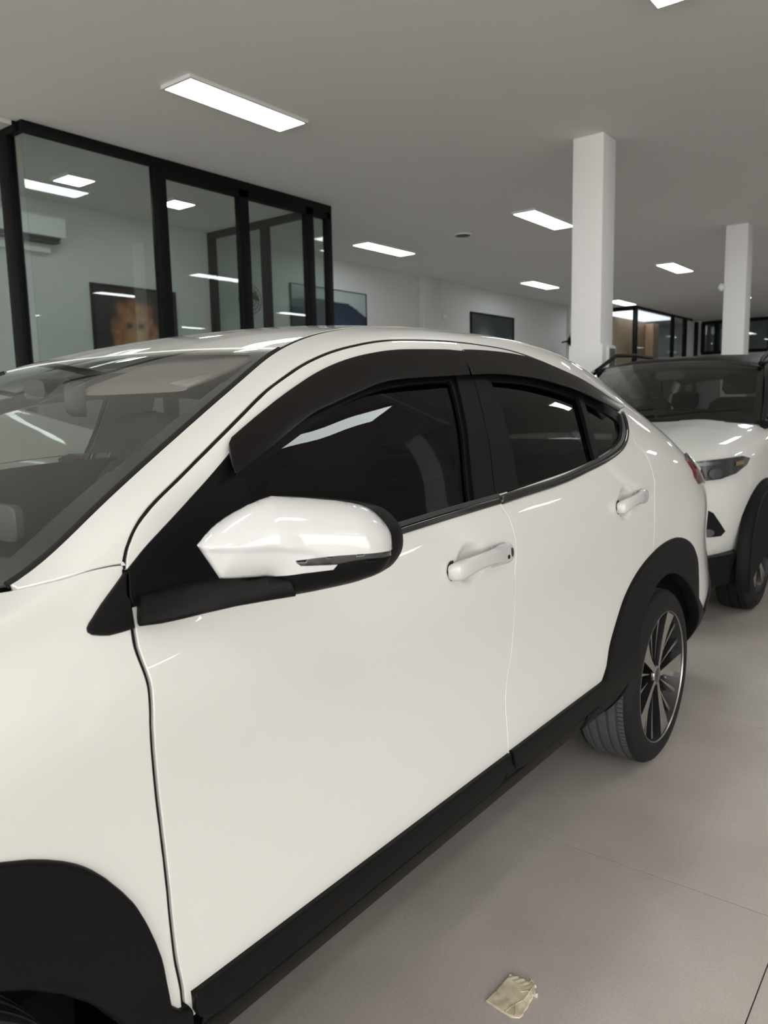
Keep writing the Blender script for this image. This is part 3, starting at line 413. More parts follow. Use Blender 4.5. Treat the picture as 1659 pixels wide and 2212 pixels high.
def panel(name, P, mat, parent, off=0.0, holes=(), res=.02, gap=.002, hgap=.0, depth=.014, r=.002, dents=(), right=False, fn=None, label=None, step=None, offf=None, hflange=True, fine=()):
    step = step or min(res*.7, .012)
    P = resample(P, step)
    P = inset(P, gap + r, fn)
    P = resample(P, step)
    if area2(P) < 0: P = P[::-1]
    H = []
    for h in holes:
        h = resample(h, step); h = inset(h, -(hgap + r), fn); h = resample(h, step)
        if area2(h) < 0: h = h[::-1]
        H.append(h)
    lo, hi = P.min(0), P.max(0)
    gx = np.arange(lo[0], hi[0], res); gs = np.arange(lo[1], hi[1], res)
    Gx, Gs = np.meshgrid(gx, gs, indexing='ij'); Gx = Gx + (np.arange(len(gs)) % 2)[None]*res*.5
    pts = np.stack([Gx.ravel(), Gs.ravel()], 1)
    for cx, cs, rx, rs in fine:
        k = np.hypot((pts[:, 0]-cx)/rx, (pts[:, 1]-cs)/rs) > 1
        a, b = np.meshgrid(np.arange(cx-rx, cx+rx, .004), np.arange(cs-rs, cs+rs, .004), indexing='ij'); q = np.stack([a.ravel(), b.ravel()], 1)
        q = q[np.hypot((q[:, 0]-cx)/rx, (q[:, 1]-cs)/rs) < .97]
        pts = np.vstack([pts[k], q])
    m = in_poly(pts, P)
    for h in H: m &= ~in_poly(pts, h)
    pts = pts[m]
    m = dist_to(pts, P) > step*.55
    for h in H: m &= dist_to(pts, h) > step*.55
    pts = pts[m]
    V2 = np.vstack([P] + H + [pts]); E = []; st = 0; loops = []
    for q in [P] + H:
        n = len(q); E += [(st+i, st+(i+1) % n) for i in range(n)]; loops.append((st, n)); st += n
    v, e, F, ov, oe, of = delaunay_2d_cdt([Vector(p) for p in V2], E, [], 0, 1e-7)
    v = np.array([(p.x, p.y) for p in v]); F = [f for f in F if len(f) == 3]
    cen = np.array([v[list(f)].mean(0) for f in F]); m = in_poly(cen, P)
    for h in H: m &= ~in_poly(cen, h)
    F = [f for f, k in zip(F, m) if k]
    O = np.full(len(v), off) if offf is None else off + offf(v[:, 0], v[:, 1])
    X, N = surf(v[:, 0], v[:, 1], O, dents, fn)
    X = list(X); N = list(N); F = list(F)
    # flanges: rounded edge turned inwards
    remap = {}
    for i, o_ in enumerate(ov):
        for k in o_: remap.setdefault(k, i)
    for li, (st, n) in enumerate(loops):
        if li > 0 and not hflange: continue
        idx = [remap[st+i] for i in range(n)]
        B = np.array([X[i] for i in idx]); Nb = np.array([N[i] for i in idx])
        T = np.roll(B, -1, 0) - np.roll(B, 1, 0); out = np.cross(T, Nb); out /= np.linalg.norm(out, axis=1, keepdims=True) + 1e-12
        # outwards = away from inside of the panel
        q = v[idx]; ins = inset(q, 1e-3, fn) if area2(q) > 0 else inset(q[::-1], 1e-3, fn)[::-1]
        di = surf(ins[:, 0], ins[:, 1], np.full(len(ins), off), (), fn)[0] - surf(q[:, 0], q[:, 1], np.full(len(q), off), (), fn)[0]
        sg = np.sign((di*out).sum(1)); sgn = -1 if sg.sum() > 0 else 1
        if li > 0: sgn = -sgn
        out = out*sgn
        prev = idx
        for a, b, na, nb in ((.7, .3, .7, .7), (1.0, 1.0, 1, .0), (1.0, max(depth/r, 1.5), 1, 0)):
            base = len(X)
            X += list(B + out*r*a - Nb*r*b); nn = out*na + Nb*nb; N += list(nn/np.linalg.norm(nn, axis=1, keepdims=True))
            for i in range(n):
                j = (i+1) % n
                F.append((prev[i], prev[j], base+j, base+i))
            prev = list(range(base, base+n))
    X = np.array(X); N = np.array(N)
    # orient faces with the normals
    G = []
    for f in F:
        f = tuple(f); a, b, c = X[f[0]], X[f[1]], X[f[2]]
        if np.dot(np.cross(b-a, c-a), N[f[0]] + N[f[1]] + N[f[2]]) < 0: f = f[::-1]
        G.append(f)
    if right:
        X = X*[1, -1, 1]; N = N*[1, -1, 1]; G = [f[::-1] for f in G]
    return from_arrays(name, X, G, mat, parent, N, True, label)
def dome_h(P, T, line):
    """height of the mirror shell over its outline T"""
    d = dist_to(P, T); d = np.where(in_poly(P, T), d, 0)
    t = np.clip(d/.020, 0, 1); h = .016*np.sqrt(np.maximum(1 - (1-t)**2, 0))
    q = np.clip(d/.05, 0, 1); h = h + .024*q*np.clip(1 - ((P[:, 0] - .14)/.20)**2, 0, 1)*np.clip(1 - ((P[:, 1] - 1.115)/.13)**2, 0, 1)*(2 - q)
    lv = np.interp(P[:, 0], line[:, 0], line[:, 1]); k = np.clip((lv - P[:, 1])/.006, 0, 1); k = k*k*(3-2*k)
    return h - .0045*k*np.clip((line[-1, 0] - P[:, 0])/.05, 0, 1)*np.clip(d/.012, 0, 1)
# ---------------------------------------------------------------- the white car
def O(n): return np.array(OUT[n], float)
car = thing('car', 'white coupe-roofed car in front with smoked window visors and black sill and arch cladding', 'car', (1.3, 0, 0))
DENTS = ((1.225, .795, .064, .047, .016), (2.135, .787, .066, .050, .016))
dF, dR = (DENTS[0],), (DENTS[1],)
fineF = ((1.225, .795, .075, .058),); fineR = ((2.135, .787, .078, .060),)
handles = {}
def body_half(right):
    P = M['paint']; sfx = right
    kw = dict(right=right)
    res = .02 if not right else .035; sgl = M['sideglass2'] if right else M['sideglass']
    bs = panel('body_side', O('body_side'), P, car, res=res, **kw)
    fe = panel('front_fender', O('fender'), P, car, res=res, **kw)
    fd = panel('front_door', O('front_door'), P, car, holes=[O('front_hole')], res=.016 if not right else .035, dents=dF, fine=fineF if not right else (), **kw)
    rd = panel('rear_door', O('rear_door'), P, car, holes=[O('rear_hole')], res=.018 if not right else .035, dents=dR, fine=fineR if not right else (), **kw)
    r2 = .03 if not right else .05
    panel('window_glass', grow(O('front_glass'), .012), sgl, fd, off=-.013, res=r2, depth=.004, **kw)
    panel('window_seal', grow(O('front_hole'), .006), M['satin'], fd, off=-.005, holes=[O('front_glass')], res=r2, depth=.012, **kw)
    panel('window_glass', grow(O('rear_glass'), .012), sgl, rd, off=-.012, res=r2, depth=.004, **kw)
    panel('quarter_glass', grow(O('quarter_glass'), .010), sgl, rd, off=-.011, res=r2, depth=.004, **kw)
    panel('window_seal', grow(O('rear_hole'), .006), M['satin'], rd, off=-.006, holes=[O('rear_glass'), O('quarter_glass')], res=r2, depth=.010, **kw)
    panel('pillar_trim', O('front_pillar_trim'), M['satin'], fd, off=.003, res=r2, gap=.001, depth=.008, **kw)
    panel('pillar_trim', O('rear_pillar_trim'), M['satin'], rd, off=.003, res=r2, gap=.001, depth=.008, **kw)
    panel('belt_trim', O('front_belt_trim'), M['blackchrome'], fd, off=.007, res=r2, gap=.0, depth=.012, r=.004, **kw)
    panel('belt_seal', O('front_belt_seal'), M['greytrim'], fd, off=.004, res=r2, gap=.0, depth=.012, **kw)
    panel('belt_trim', O('rear_belt_trim'), M['blackchrome'], rd, off=.010, res=r2, gap=.0, depth=.016, r=.007, **kw)
    panel('belt_seal', O('rear_belt_seal'), M['greytrim'], rd, off=.005, res=r2, gap=.0, depth=.012, r=.003, **kw)
    panel('divider_bar', O('divider_bar'), M['satin'], rd, off=.002, res=r2, gap=0, depth=.012, **kw)
    panel('door_cladding', O('front_cladding'), M['plastic'], fd, off=.012, res=r2, gap=.001, depth=.03, r=.004, label='black plastic cladding along the foot of the front door', **kw)
    panel('door_cladding', O('rear_cladding'), M['plastic'], rd, off=.012, res=r2, gap=.001, depth=.03, r=.004, label='black plastic cladding along the foot of the rear door', **kw)
    panel('cladding_base', np.array([(.445, .25), (1.349, .25), (1.349, .312), (.445, .312)]), M['plastic'], fd, off=.004, res=.04, gap=0, depth=.02, **kw)
    panel('cladding_base', np.array([(1.357, .25), (1.90, .25), (1.90, .312), (1.357, .312)]), M['plastic'], rd, off=.004, res=.04, gap=0, depth=.02, **kw)
    panel('sill_cladding', O('sill'), M['plastic'], car, off=.004, res=r2, gap=.0, depth=.03, r=.006, **kw)
    panel('wheel_arch_cladding', O('front_arch'), M['plastic'], car, off=.010, res=r2, gap=.0, depth=.06, r=.007, label='black plastic cladding round the front wheel arch', **kw)
    panel('wheel_arch_cladding', O('rear_arch'), M['plastic'], car, off=.010, res=r2, gap=.0, depth=.04, r=.007, label='black plastic cladding round the rear wheel arch', **kw)
    panel('mirror_sail', O('sail'), M['satin'], fd, off=.004, res=r2, gap=.001, depth=.012, **kw)
    panel('fender_sail', O('fender_sail'), M['plastic'], fe, off=.007, res=.009, gap=.0, depth=.010, r=.0035, **kw)
    # smoked rain visors stand off the door frame and lean outwards towards their lower edge
    for nm, par in (('front_visor', fd), ('rear_visor', rd)):
        Q = O(nm); V = visor_off(Q, nm)
        panel('window_visor', Q, M['gloss'] if False else M['visor'], par, off=.0, offf=V, res=.012 if not right else .04, gap=0, depth=.004, r=.0022, label='smoked acrylic rain visor', **kw)
    panel('door_seal', O('seal_c'), M['matte'], car, off=-.0065, res=r2, gap=0, depth=.004, **kw)
    panel('door_seal', O('seal_a'), M['matte'], car, off=-.0025, res=r2, gap=0, depth=.004, **kw)
    return fe, fd, rd
def grow(P, g): return inset(resample(P, .012), -g)
def visor_off(Q, nm):
    top = {}
    Q = resample(Q, .006); xs = Q[:, 0]
    hi = np.array([(x, Q[np.abs(xs - x) < .03][:, 1].max()) for x in np.linspace(xs.min(), xs.max(), 60)])
    lo = np.array([(x, Q[np.abs(xs - x) < .03][:, 1].min()) for x in np.linspace(xs.min(), xs.max(), 60)])
    for _ in range(12):
        for q in (hi, lo): q[1:-1, 1] = .25*q[:-2, 1] + .5*q[1:-1, 1] + .25*q[2:, 1]
    def f(x, s):
        a = np.interp(x, hi[:, 0], hi[:, 1]); b = np.interp(x, lo[:, 0], lo[:, 1])
        t = np.clip((a - s) / np.maximum(a - b, .02), 0, 1)
        return .0084 + .0156 * np.sin(np.clip(t*1.1, 0, 1)*PI/2)
    return f
M['visor'] = pbr('smoked_visor_acrylic', (.004, .0033, .0033), .14, spec=.28)
fe_l, fd_l, rd_l = body_half(False)
fe_r, fd_r, rd_r = body_half(True)

# roof, rear glass, tailgate, bonnet: height fields between the two sides
def field(name, xs, half, zf, mat, ny=25, parent=car, x_of=None):
    ys = np.linspace(-1, 1, ny); V = []; F = []
    for x in xs:
        for q in ys:
            y = q*half(x); xx = x if x_of is None else x_of(x, y); V.append((xx, y, zf(xx, y)))
    V = np.array(V); m = ny
    for i in range(len(xs)-1):
        for j in range(m-1): F.append((i*m+j, (i+1)*m+j, (i+1)*m+j+1, i*m+j+1))
    # edge turned down
    b = len(V); rim = [i*m for i in range(len(xs))] + [(len(xs)-1)*m+j for j in range(1, m)] + [i*m+m-1 for i in range(len(xs)-2, -1, -1)] + list(range(m-2, 0, -1))
    V = np.vstack([V, V[rim] + [0, 0, -.012]]); n = len(rim)
    F += [(rim[k], rim[(k+1) % n], b+(k+1) % n, b+k) for k in range(n)]
    o = from_arrays(name, V, F, mat, parent)
    bm = bmesh.new(); bm.from_mesh(o.data); bmesh.ops.recalc_face_normals(bm, faces=bm.faces)
    for e in bm.edges:
        if len(e.link_faces) == 2 and e.calc_face_angle(0) > .8: e.smooth = False
    bm.to_mesh(o.data); bm.free(); return o
twf = lambda x: float(pchip(TOP_X, TOP_W, x)); tzf = lambda x: float(pchip(TOP_X, TOP_Z, x))
def top_edge(x):
    p = side(np.array([x]), np.array([GS[-1]]))[0][0]; return -p[1], p[2]
HX = .955        # roof header
def rz(x, y):
    w, z = top_edge(min(max(x, -.79), 3.5)); q = min(abs(y)/w, 1); c = float(pchip([.8, .96, 1.3, 2.0, 2.6, 3.56], [.017, .017, .028, .034, .034, .03], x))
    return z + c*(1 - q**2.4)
roof = field('roof_panel', np.linspace(HX, 2.36, 60), lambda x: top_edge(x)[0] - .006, rz, M['paint'], 41)
field('rear_window', np.linspace(2.375, 3.13, 24), lambda x: top_edge(x)[0] - .012, lambda x, y: rz(x, y) - .004, M['sideglass'], 21)
field('tailgate', np.linspace(3.14, 3.55, 16), lambda x: top_edge(x)[0] - .006, rz, M['paint'], 21)
def hood_x(x, y): return x - .10*(1-(abs(y)/.72)**2)*max(0, (x+.3)/.5)
field('bonnet', np.linspace(-.79, .20, 30), lambda x: top_edge(x)[0] - .006, lambda x, y: top_edge(min(max(x, -.79), 3.5))[1] + .045*(1 - (abs(y)/.73)**2.2)*(.6+.4*min(1, (x+.8)/.5)), M['paint'], 25)
# nose and tail skins close the two ends
def endcap(name, x, bulge, mat, s0=8, s1=None):
    ss = GS[s0:s1:4]; q = np.linspace(-1, 1, 25); V = []; F = []
    L_ = side(np.full(len(ss), x), ss)[0]
    for p in L_:
        for t in q: V.append((p[0] + bulge*(1 - abs(t)**2.5), p[1]*-t*-1 if False else -p[1]*t, p[2] + (.03*(1-t*t) if p is L_[-1] else 0)))
    m = len(q)
    for i in range(len(ss)-1):
        for j in range(m-1): F.append((i*m+j, i*m+j+1, (i+1)*m+j+1, (i+1)*m+j))
    return from_arrays(name, V, F, mat, car)
nose = endcap('front_bumper', X0+.005, -.10, M['paint'])
tail = endcap('rear_bumper', 3.545, .05, M['paint'])
panel('bumper_cladding', np.array([(3.03, .30), (3.03, .245), (3.54, .245), (3.54, .335), (3.2, .335)]), M['plastic'], tail, off=.008, res=.03, r=.005)
tlp = np.array([(2.862, .860), (2.93, .887), (3.05, .894), (3.52, .882), (3.52, .80), (3.10, .770), (2.96, .768), (2.905, .795)])
for rt in (False, True):
    t_ = panel('tail_light', tlp, M['redlens'], car, off=.010, res=.025, gap=0, depth=.03, r=.005, right=rt, label='dark red wraparound tail light')
    panel('lamp_tip', np.array([(2.860, .862), (2.93, .890), (2.99, .893), (2.955, .848), (2.895, .838)]), M['darklens'], t_, off=.0115, res=.025, gap=0, depth=.01, r=.002, right=rt)

# windscreen: between cowl and header, following the two pillars
def ws(u, v):
    """u -1..1 across, v 0 bottom..1 top"""
    v = np.asarray(v, float); u = np.asarray(u, float)
    xe = .290 + (HX-.004 - .290)*v; w = pchip(TOP_X, TOP_W, xe) ; z = pchip(TOP_X, TOP_Z, xe)
    e = np.array([top_edge(a) for a in np.ravel(xe)]).reshape(xe.shape + (2,)); w = e[..., 0] - .004; z = e[..., 1] - .002
    bow = (1-v)*.26 + v*.0
    x = xe - bow*(1 - np.abs(u)**2.2); zz = z + (v*.018 + (1-v)*(-.045))*(1 - np.abs(u)**2.4) + .020*np.sin(PI*v)*(1-u*u)
    return np.stack([x, u*w, zz], -1)
def ws_patch(name, f_in, mat, parent, off, nu=64, nv=40, label=None):
    U, V_ = np.meshgrid(np.linspace(-1, 1, nu), np.linspace(0, 1, nv), indexing='ij')
    P = ws(U, V_); e = 1e-3
    n = np.cross(ws(np.clip(U+e, -1, 1), V_) - ws(np.clip(U-e, -1, 1), V_), ws(U, np.clip(V_+e, 0, 1)) - ws(U, np.clip(V_-e, 0, 1)))
    n /= np.linalg.norm(n, axis=-1, keepdims=True); n *= np.sign(n[..., 2:3])
    P = P + n*off
    F = []
    for i in range(nu-1):
        for j in range(nv-1):
            cu = (U[i, j]+U[i+1, j+1])/2; cv = (V_[i, j]+V_[i+1, j+1])/2
            if f_in(cu, cv): F.append((i*nv+j, (i+1)*nv+j, (i+1)*nv+j+1, i*nv+j+1))
    Q = P.reshape(-1, 3); Nn = n.reshape(-1, 3)
    F = [f if np.dot(np.cross(Q[f[1]] - Q[f[0]], Q[f[2]] - Q[f[0]]), Nn[f[0]]) > 0 else f[::-1] for f in F]
    used = sorted({k for f in F for k in f}); mp = {k: i for i, k in enumerate(used)}
    return from_arrays(name, P.reshape(-1, 3)[used], [tuple(mp[k] for k in f) for f in F], mat, parent, n.reshape(-1, 3)[used], True, label)
wsc = ws_patch('windscreen', lambda u, v: True, M['windscreen'], car, 0.0, 48, 30)
def fr(u, v):
    du = 1 - abs(u); a = .050 + .02*(1-v)
    if du < a and v < .93: return True
    c = math.hypot(max(0, .15 - du)/.15, max(0, v - .86)/.14)      # rounded inner corner
    if v > .86 and du < .15 and c > .75: return True
    if v > .965 or v < .10: return True
    return u > .02 and v > .985 - .25*min(1, (u - .02)/.62)
ws_patch('windscreen_frit', fr, M['frit'], wsc, -.003, 240, 160, 'black printed border of the windscreen')
# black strip between the glass and the pillar, cowl
for rt in (1, -1):
    tube('windscreen_seal', [tuple(ws(np.array(-1.0*rt), np.array(v)) + np.array([.0, -.002*rt, .000])) for v in np.linspace(0.0, 1, 24)], .0055, M['rubber'], wsc, 8)
cw = [tuple(ws(np.array(u), np.array(0.0)) + np.array([-.03, 0, -.006])) for u in np.linspace(-.98, .98, 25)]
bm = bmesh.new()
loft_bm(bm, [[(p[0]-.055, p[1], p[2]-.03), (p[0]-.05, p[1], p[2]-.012), (p[0]+.02, p[1], p[2]+.004), (p[0]+.055, p[1], p[2]+.004), (p[0]+.05, p[1], p[2]-.04)] for p in cw])
from_bm('cowl', bm, M['plastic'], car)
# roof ditch strips
for rt in (-1, 1):
    tube('roof_ditch_strip', [(x, rt*(top_edge(x)[0] - .002), top_edge(x)[1] - .004) for x in np.linspace(HX, 2.36, 40)], .0035, M['rubber'], roof, 6)

# ---- wheels
def wheel(cx, yo, flip):
    """yo: y of the outer tyre face; flip mirrors for the right side"""
    R_, W_ = .3255*.966, .215
    root_prof = []
    pr = [(-.004, .232), (.001, .238), (.004, .250), (.0035, .268), (-.002, .288), (-.012, .303), (-.024, .3115), (-.030, .3130)]
    gro = [(-.050, .314), (-.052, .306), (-.060, .306), (-.062, .3142), (-.082, .3144), (-.084, .306), (-.093, .306), (-.095, .3145), (-.120, .3145), (-.122, .306), (-.131, .306), (-.133, .3144), (-.153, .3142), (-.155, .306), (-.163, .306), (-.165, .314)]
    bk = [(-.185, .313), (-.200, .305), (-.212, .288), (-.215, .262), (-.208, .236)]
    prof = pr + gro + bk; n = 96; V = []; F = []; mids = []
    for k in range(n):
        a = 2*PI*k/n
        for d, r in prof: V.append((cx + r*math.cos(a), yo - d, .314 + r*math.sin(a)))
    m = len(prof)
    for k in range(n):
        for j in range(m-1):
            F.append((k*m+j, k*m+j+1, ((k+1) % n)*m+j+1, ((k+1) % n)*m+j)); mids.append(1 if 7 <= j <= m-6 else 0)
    fl = (lambda A: np.array(A)*[1, -1, 1]) if flip else (lambda A: np.array(A))
    def mk(nm, V, F, mat, par, **k):
        F2 = [f[::-1] for f in F] if flip else F
        o = from_arrays(nm, fl(V), F2, mat, par, None, True, None, k.get('mids'))
        bm = bmesh.new(); bm.from_mesh(o.data); bmesh.ops.recalc_face_normals(bm, faces=bm.faces)
        for e in bm.edges:
            if len(e.link_faces) == 2 and e.calc_face_angle(0) > .6: e.smooth = False
        bm.to_mesh(o.data); bm.free(); return o
    # sipes: cut marks across the outer tread rib are flat dark strips in place of shaded cuts
    for k in range(n):
        if k % 1 == 0:
            pass
    tyre = mk('wheel', V, F, [M['tyre'], M['tread']], car, mids=mids); tyre['label'] = 'alloy wheel with black tyre'
    sip_V = []; sip_F = []
    for k in range(120):
        a = 2*PI*(k+.5)/120; da = .0042
        for d, r in ((-.016, .3078), (-.030, .3136), (-.049, .3146)):
            for sgn in (-1, 1): sip_V.append((cx + r*math.cos(a+sgn*da), yo - d, .314 + r*math.sin(a+sgn*da)))
        b = k*6; sip_F += [(b, b+1, b+3, b+2), (b+2, b+3, b+5, b+4)]
    sp = mk('tread_sipes', sip_V, sip_F, M['rubber'], tyre); sp['kind'] = 'stuff'
    # barrel + lip
    def lathe(nm, prof, mat, n=72):
        V = []; F = []; m = len(prof)
        for k in range(n):
            a = 2*PI*k/n
            for d, r in prof: V.append((cx + r*math.cos(a), yo - d, .314 + r*math.sin(a)))
        for k in range(n):
            for j in range(m-1): F.append((k*m+j, k*m+j+1, ((k+1) % n)*m+j+1, ((k+1) % n)*m+j))
        return mk(nm, V, F, mat, tyre)
    lathe('rim_barrel', [(-.003, .2326), (-.020, .227), (-.045, .218), (-.10, .205), (-.16, .200), (-.165, .04), (-.165, .0)], M['alloydark'])
    lathe('rim_lip', [(-.004, .2355), (.000, .2362), (.0008, .2345), (-.003, .2325)], M['alloy'])
    lathe('brake_disc', [(-.13, .15), (-.125, .15), (-.125, .06), (-.10, .055), (-.10, .0)], M['greytrim'], 40)
    lathe('hub_cap', [(-.030, .040), (-.024, .036), (-.020, .028), (-.018, .0)], M['alloydark'], 32)
    lathe('hub_ring', [(-.024, .0362), (-.0215, .034), (-.0195, .030), (-.020, .028)], M['alloy'], 32)
    def spoke(nm, mid, rings, mat):
        V = []; F = []; 
        for r in rings: V += r
        m = len(rings[0])
        for i in range(len(rings)-1):
            for j in range(m): F.append((i*m+j, i*m+(j+1) % m, (i+1)*m+(j+1) % m, (i+1)*m+j))
        F += [tuple(range(m))[::-1], tuple((len(rings)-1)*m+j for j in range(m))]
        mids = []
        for i in range(len(rings)-1):
            for j in range(m): mids.append(1 if j == 0 else 0)
        mids += [0, 0]
        return mk(nm, V, F, [M['alloydark'], M['alloy']], tyre, mids=mids)
    def ring(r, a0, a1, d, th):
        pt = lambda rr, a, dd: (cx + rr*math.cos(a), yo - dd, .314 + rr*math.sin(a))
        return [pt(r, a0, d), pt(r, a1, d), pt(r, a1, d - th), pt(r, a0, d - th)]
    base = math.radians(68)
    for k in range(5):
        A_ = base + 2*PI*k/5
        rr = [.030, .07, .11, .15, .19, .222, .232]
        w0 = [.60, .34, .28, .28, .31, .34, .345]
        spoke('spoke', None, [ring(r, A_ - w*.55 + .04*math.sin(r*12), A_ + w*.45 + .04*math.sin(r*12), -.020 + .014*(r/.23)**2, .030) for r, w in zip(rr, w0)], None)
        for q, (o0, o1) in enumerate(((.40, .42), (.82, .78))):
            if q == 1: rr2 = [.075, .11, .15, .19, .228]
            else: rr2 = [.060, .10, .15, .19, .228]
            spoke('spoke_blade', None, [ring(r, A_ + o0 + (o1-o0)*(r/.23) - .045*(.35 + 2.2*abs(r-.03)), A_ + o0 + (o1-o0)*(r/.23) + .045*(.35 + 2.2*abs(r-.03)), -.032 + .016*(r/.23)**2, .026) for r in rr2], None)
    return tyre
for cx, yo in ((2.532, -.853), (0.0, -.850)):
    wheel(cx, yo, False); wheel(cx, yo, True)
# wheel wells, underbody, cabin floor
for cx in (2.532, 0.0):
    for sgn in (-1, 1):
        rings = []
        for y in (.845, .58):
            rings.append([(cx + .395*math.cos(a), sgn*y, .314 + .395*math.sin(a)) for a in np.linspace(math.radians(12), math.radians(168), 30)])
        V = [p for r in rings for p in r]; n = 30
        F = [(i, i+1, n+i+1, n+i) for i in range(n-1)] + [tuple(range(n, 2*n))]
        from_arrays('wheel_well', V, F, M['matte'], car)
box('underbody', .42, 2.1, -.70, .70, .20, .235, M['matte'], car, .01)
box('front_subframe', -.72, .42, -.56, .56, .20, .9, M['matte'], car, .02)
box('rear_subframe', 2.1, 3.45, -.56, .56, .20, .75, M['matte'], car, .02)

# ---- side mirror (left): a dome over the outline of its face
MO = np.array([.449, -.905, 0.0]); MD = np.array([.201, -.165, 0]); MD /= np.linalg.norm(MD); MNn = np.array([MD[1], -MD[0], 0.0])
if MNn[1] > 0: MNn = -MNn
def mirror(right):
    T = np.array(OUT['mirror_all'], float); T = resample(smooth_closed(resample(T, .004), 2), .004)
    line = np.array(OUT['mirror_line'], float)
    def dome(u, v, off=0.0):
        sh = u.shape; P = np.stack([u.ravel(), v.ravel()], 1)
        h = dome_h(P, T, line)
        X = MO + P[:, :1]*MD + P[:, 1:]*np.array([0, 0, 1.0]) + (h + np.ravel(off))[:, None]*MNn
        return X.reshape(sh + (3,)), np.broadcast_to(MNn, sh + (3,))
    sg = np.array([1, -1 if right else 1, 1])
    def patch(name, poly, mat, par, off=0.0, label=None):
        P = resample(np.array(OUT[poly], float), .003)
        if area2(P) < 0: P = P[::-1]
        lo, hi = P.min(0), P.max(0)
        a, b = np.meshgrid(np.arange(lo[0], hi[0], .004), np.arange(lo[1], hi[1], .004), indexing='ij'); a = a + (np.arange(a.shape[1]) % 2)[None]*.002
        q = np.stack([a.ravel(), b.ravel()], 1); q = q[in_poly(q, P)]; q = q[dist_to(q, P) > .0018]
        V2 = np.vstack([P, q]); n = len(P)
        v, e, F, ov, oe, of = delaunay_2d_cdt([Vector(p) for p in V2], [(i, (i+1) % n) for i in range(n)], [], 0, 1e-7)
        v = np.array([(p.x, p.y) for p in v]); F = [tuple(f) for f in F]
        cen = np.array([v[list(f)].mean(0) for f in F]); m = in_poly(cen, P); F = [f for f, k in zip(F, m) if k]
        X = dome(v[:, 0], v[:, 1], np.full(len(v), off))[0]
        # turned-in edge
        idx = []
        for i in range(n):
            idx.append(next(k for k, o_ in enumerate(ov) if i in o_))
        base = len(X); X = np.vstack([X, X[idx] - MNn*.006]); F = F + [(idx[i], idx[(i+1) % n], base+(i+1) % n, base+i) for i in range(n)]
        o = from_arrays(name, X*sg, F, mat, par, label=label)
        bm = bmesh.new(); bm.from_mesh(o.data); bmesh.ops.recalc_face_normals(bm, faces=bm.faces)
        for e_ in bm.edges:
            if len(e_.link_faces) == 2 and e_.calc_face_angle(0) > 1.0: e_.smooth = False
        bm.to_mesh(o.data); bm.free(); return o
    base = patch('side_mirror', 'mirror_base', M['satin'], car, 0.0, 'black lower shell of the door mirror')
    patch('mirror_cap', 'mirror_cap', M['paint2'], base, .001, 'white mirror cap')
    patch('turn_signal', 'mirror_signal', M['smokelens'], base, -.0015, 'narrow smoked turn signal lens')
    # housing behind the face
    bk = np.array([.80, .55, 0.0]) if False else np.array([.97, .10, -.03]); bk = bk/np.linalg.norm(bk)
    cen = T.mean(0); rings = []
    for d, k in ((-.001, 1.0), (.012, .995), (.035, .96), (.055, .90)):
        q = cen + (T - cen)*k
        rings.append((MO + q[:, :1]*MD + q[:, 1:]*np.array([0, 0, 1.0]) + bk*d - MNn*.0015)*sg)
    bm = bmesh.new(); loft_bm(bm, [r[::2] for r in rings], True, False); from_bm('mirror_housing', bm, M['satin'], base)
    q = cen + (T - cen)*.905
    bm = bmesh.new(); loft_bm(bm, [((MO + q[:, :1]*MD + q[:, 1:]*np.array([0, 0, 1.0]) + bk*dd - MNn*.0015)*sg)[::3] for dd in (.050, .053)], True, True); from_bm('mirror_glass', bm, M['mirrorglass'], base)
    # arm from the door to the shell
    A0 = side(np.array([.400, .44, .50, .56]), np.array([.905, .897, .888, .882]), np.array([.004]*4))[0]
    st = OUT['mirror_arm']; rings = []
    for (tx, ty, tz), (bx, by, bz), dp in st:
        t, b = np.array([tx, ty, tz]), np.array([bx, by, bz]); c = (t+b)/2; h = (t-b)/2
        n_ = np.array([.35, .93, 0.0]); ring = []
        for k in range(16):
            a = 2*PI*k/16; ca, sa = math.cos(a), math.sin(a)
            ring.append((c + h*math.copysign(abs(sa)**(2/3.4), sa) - n_*dp*math.copysign(abs(ca)**(2/3.4), ca))*sg)
        rings.append(ring)
    loft('mirror_arm', rings, M['plastic'], base, sharp=50)
    return base
mirror(False); mirror(True)

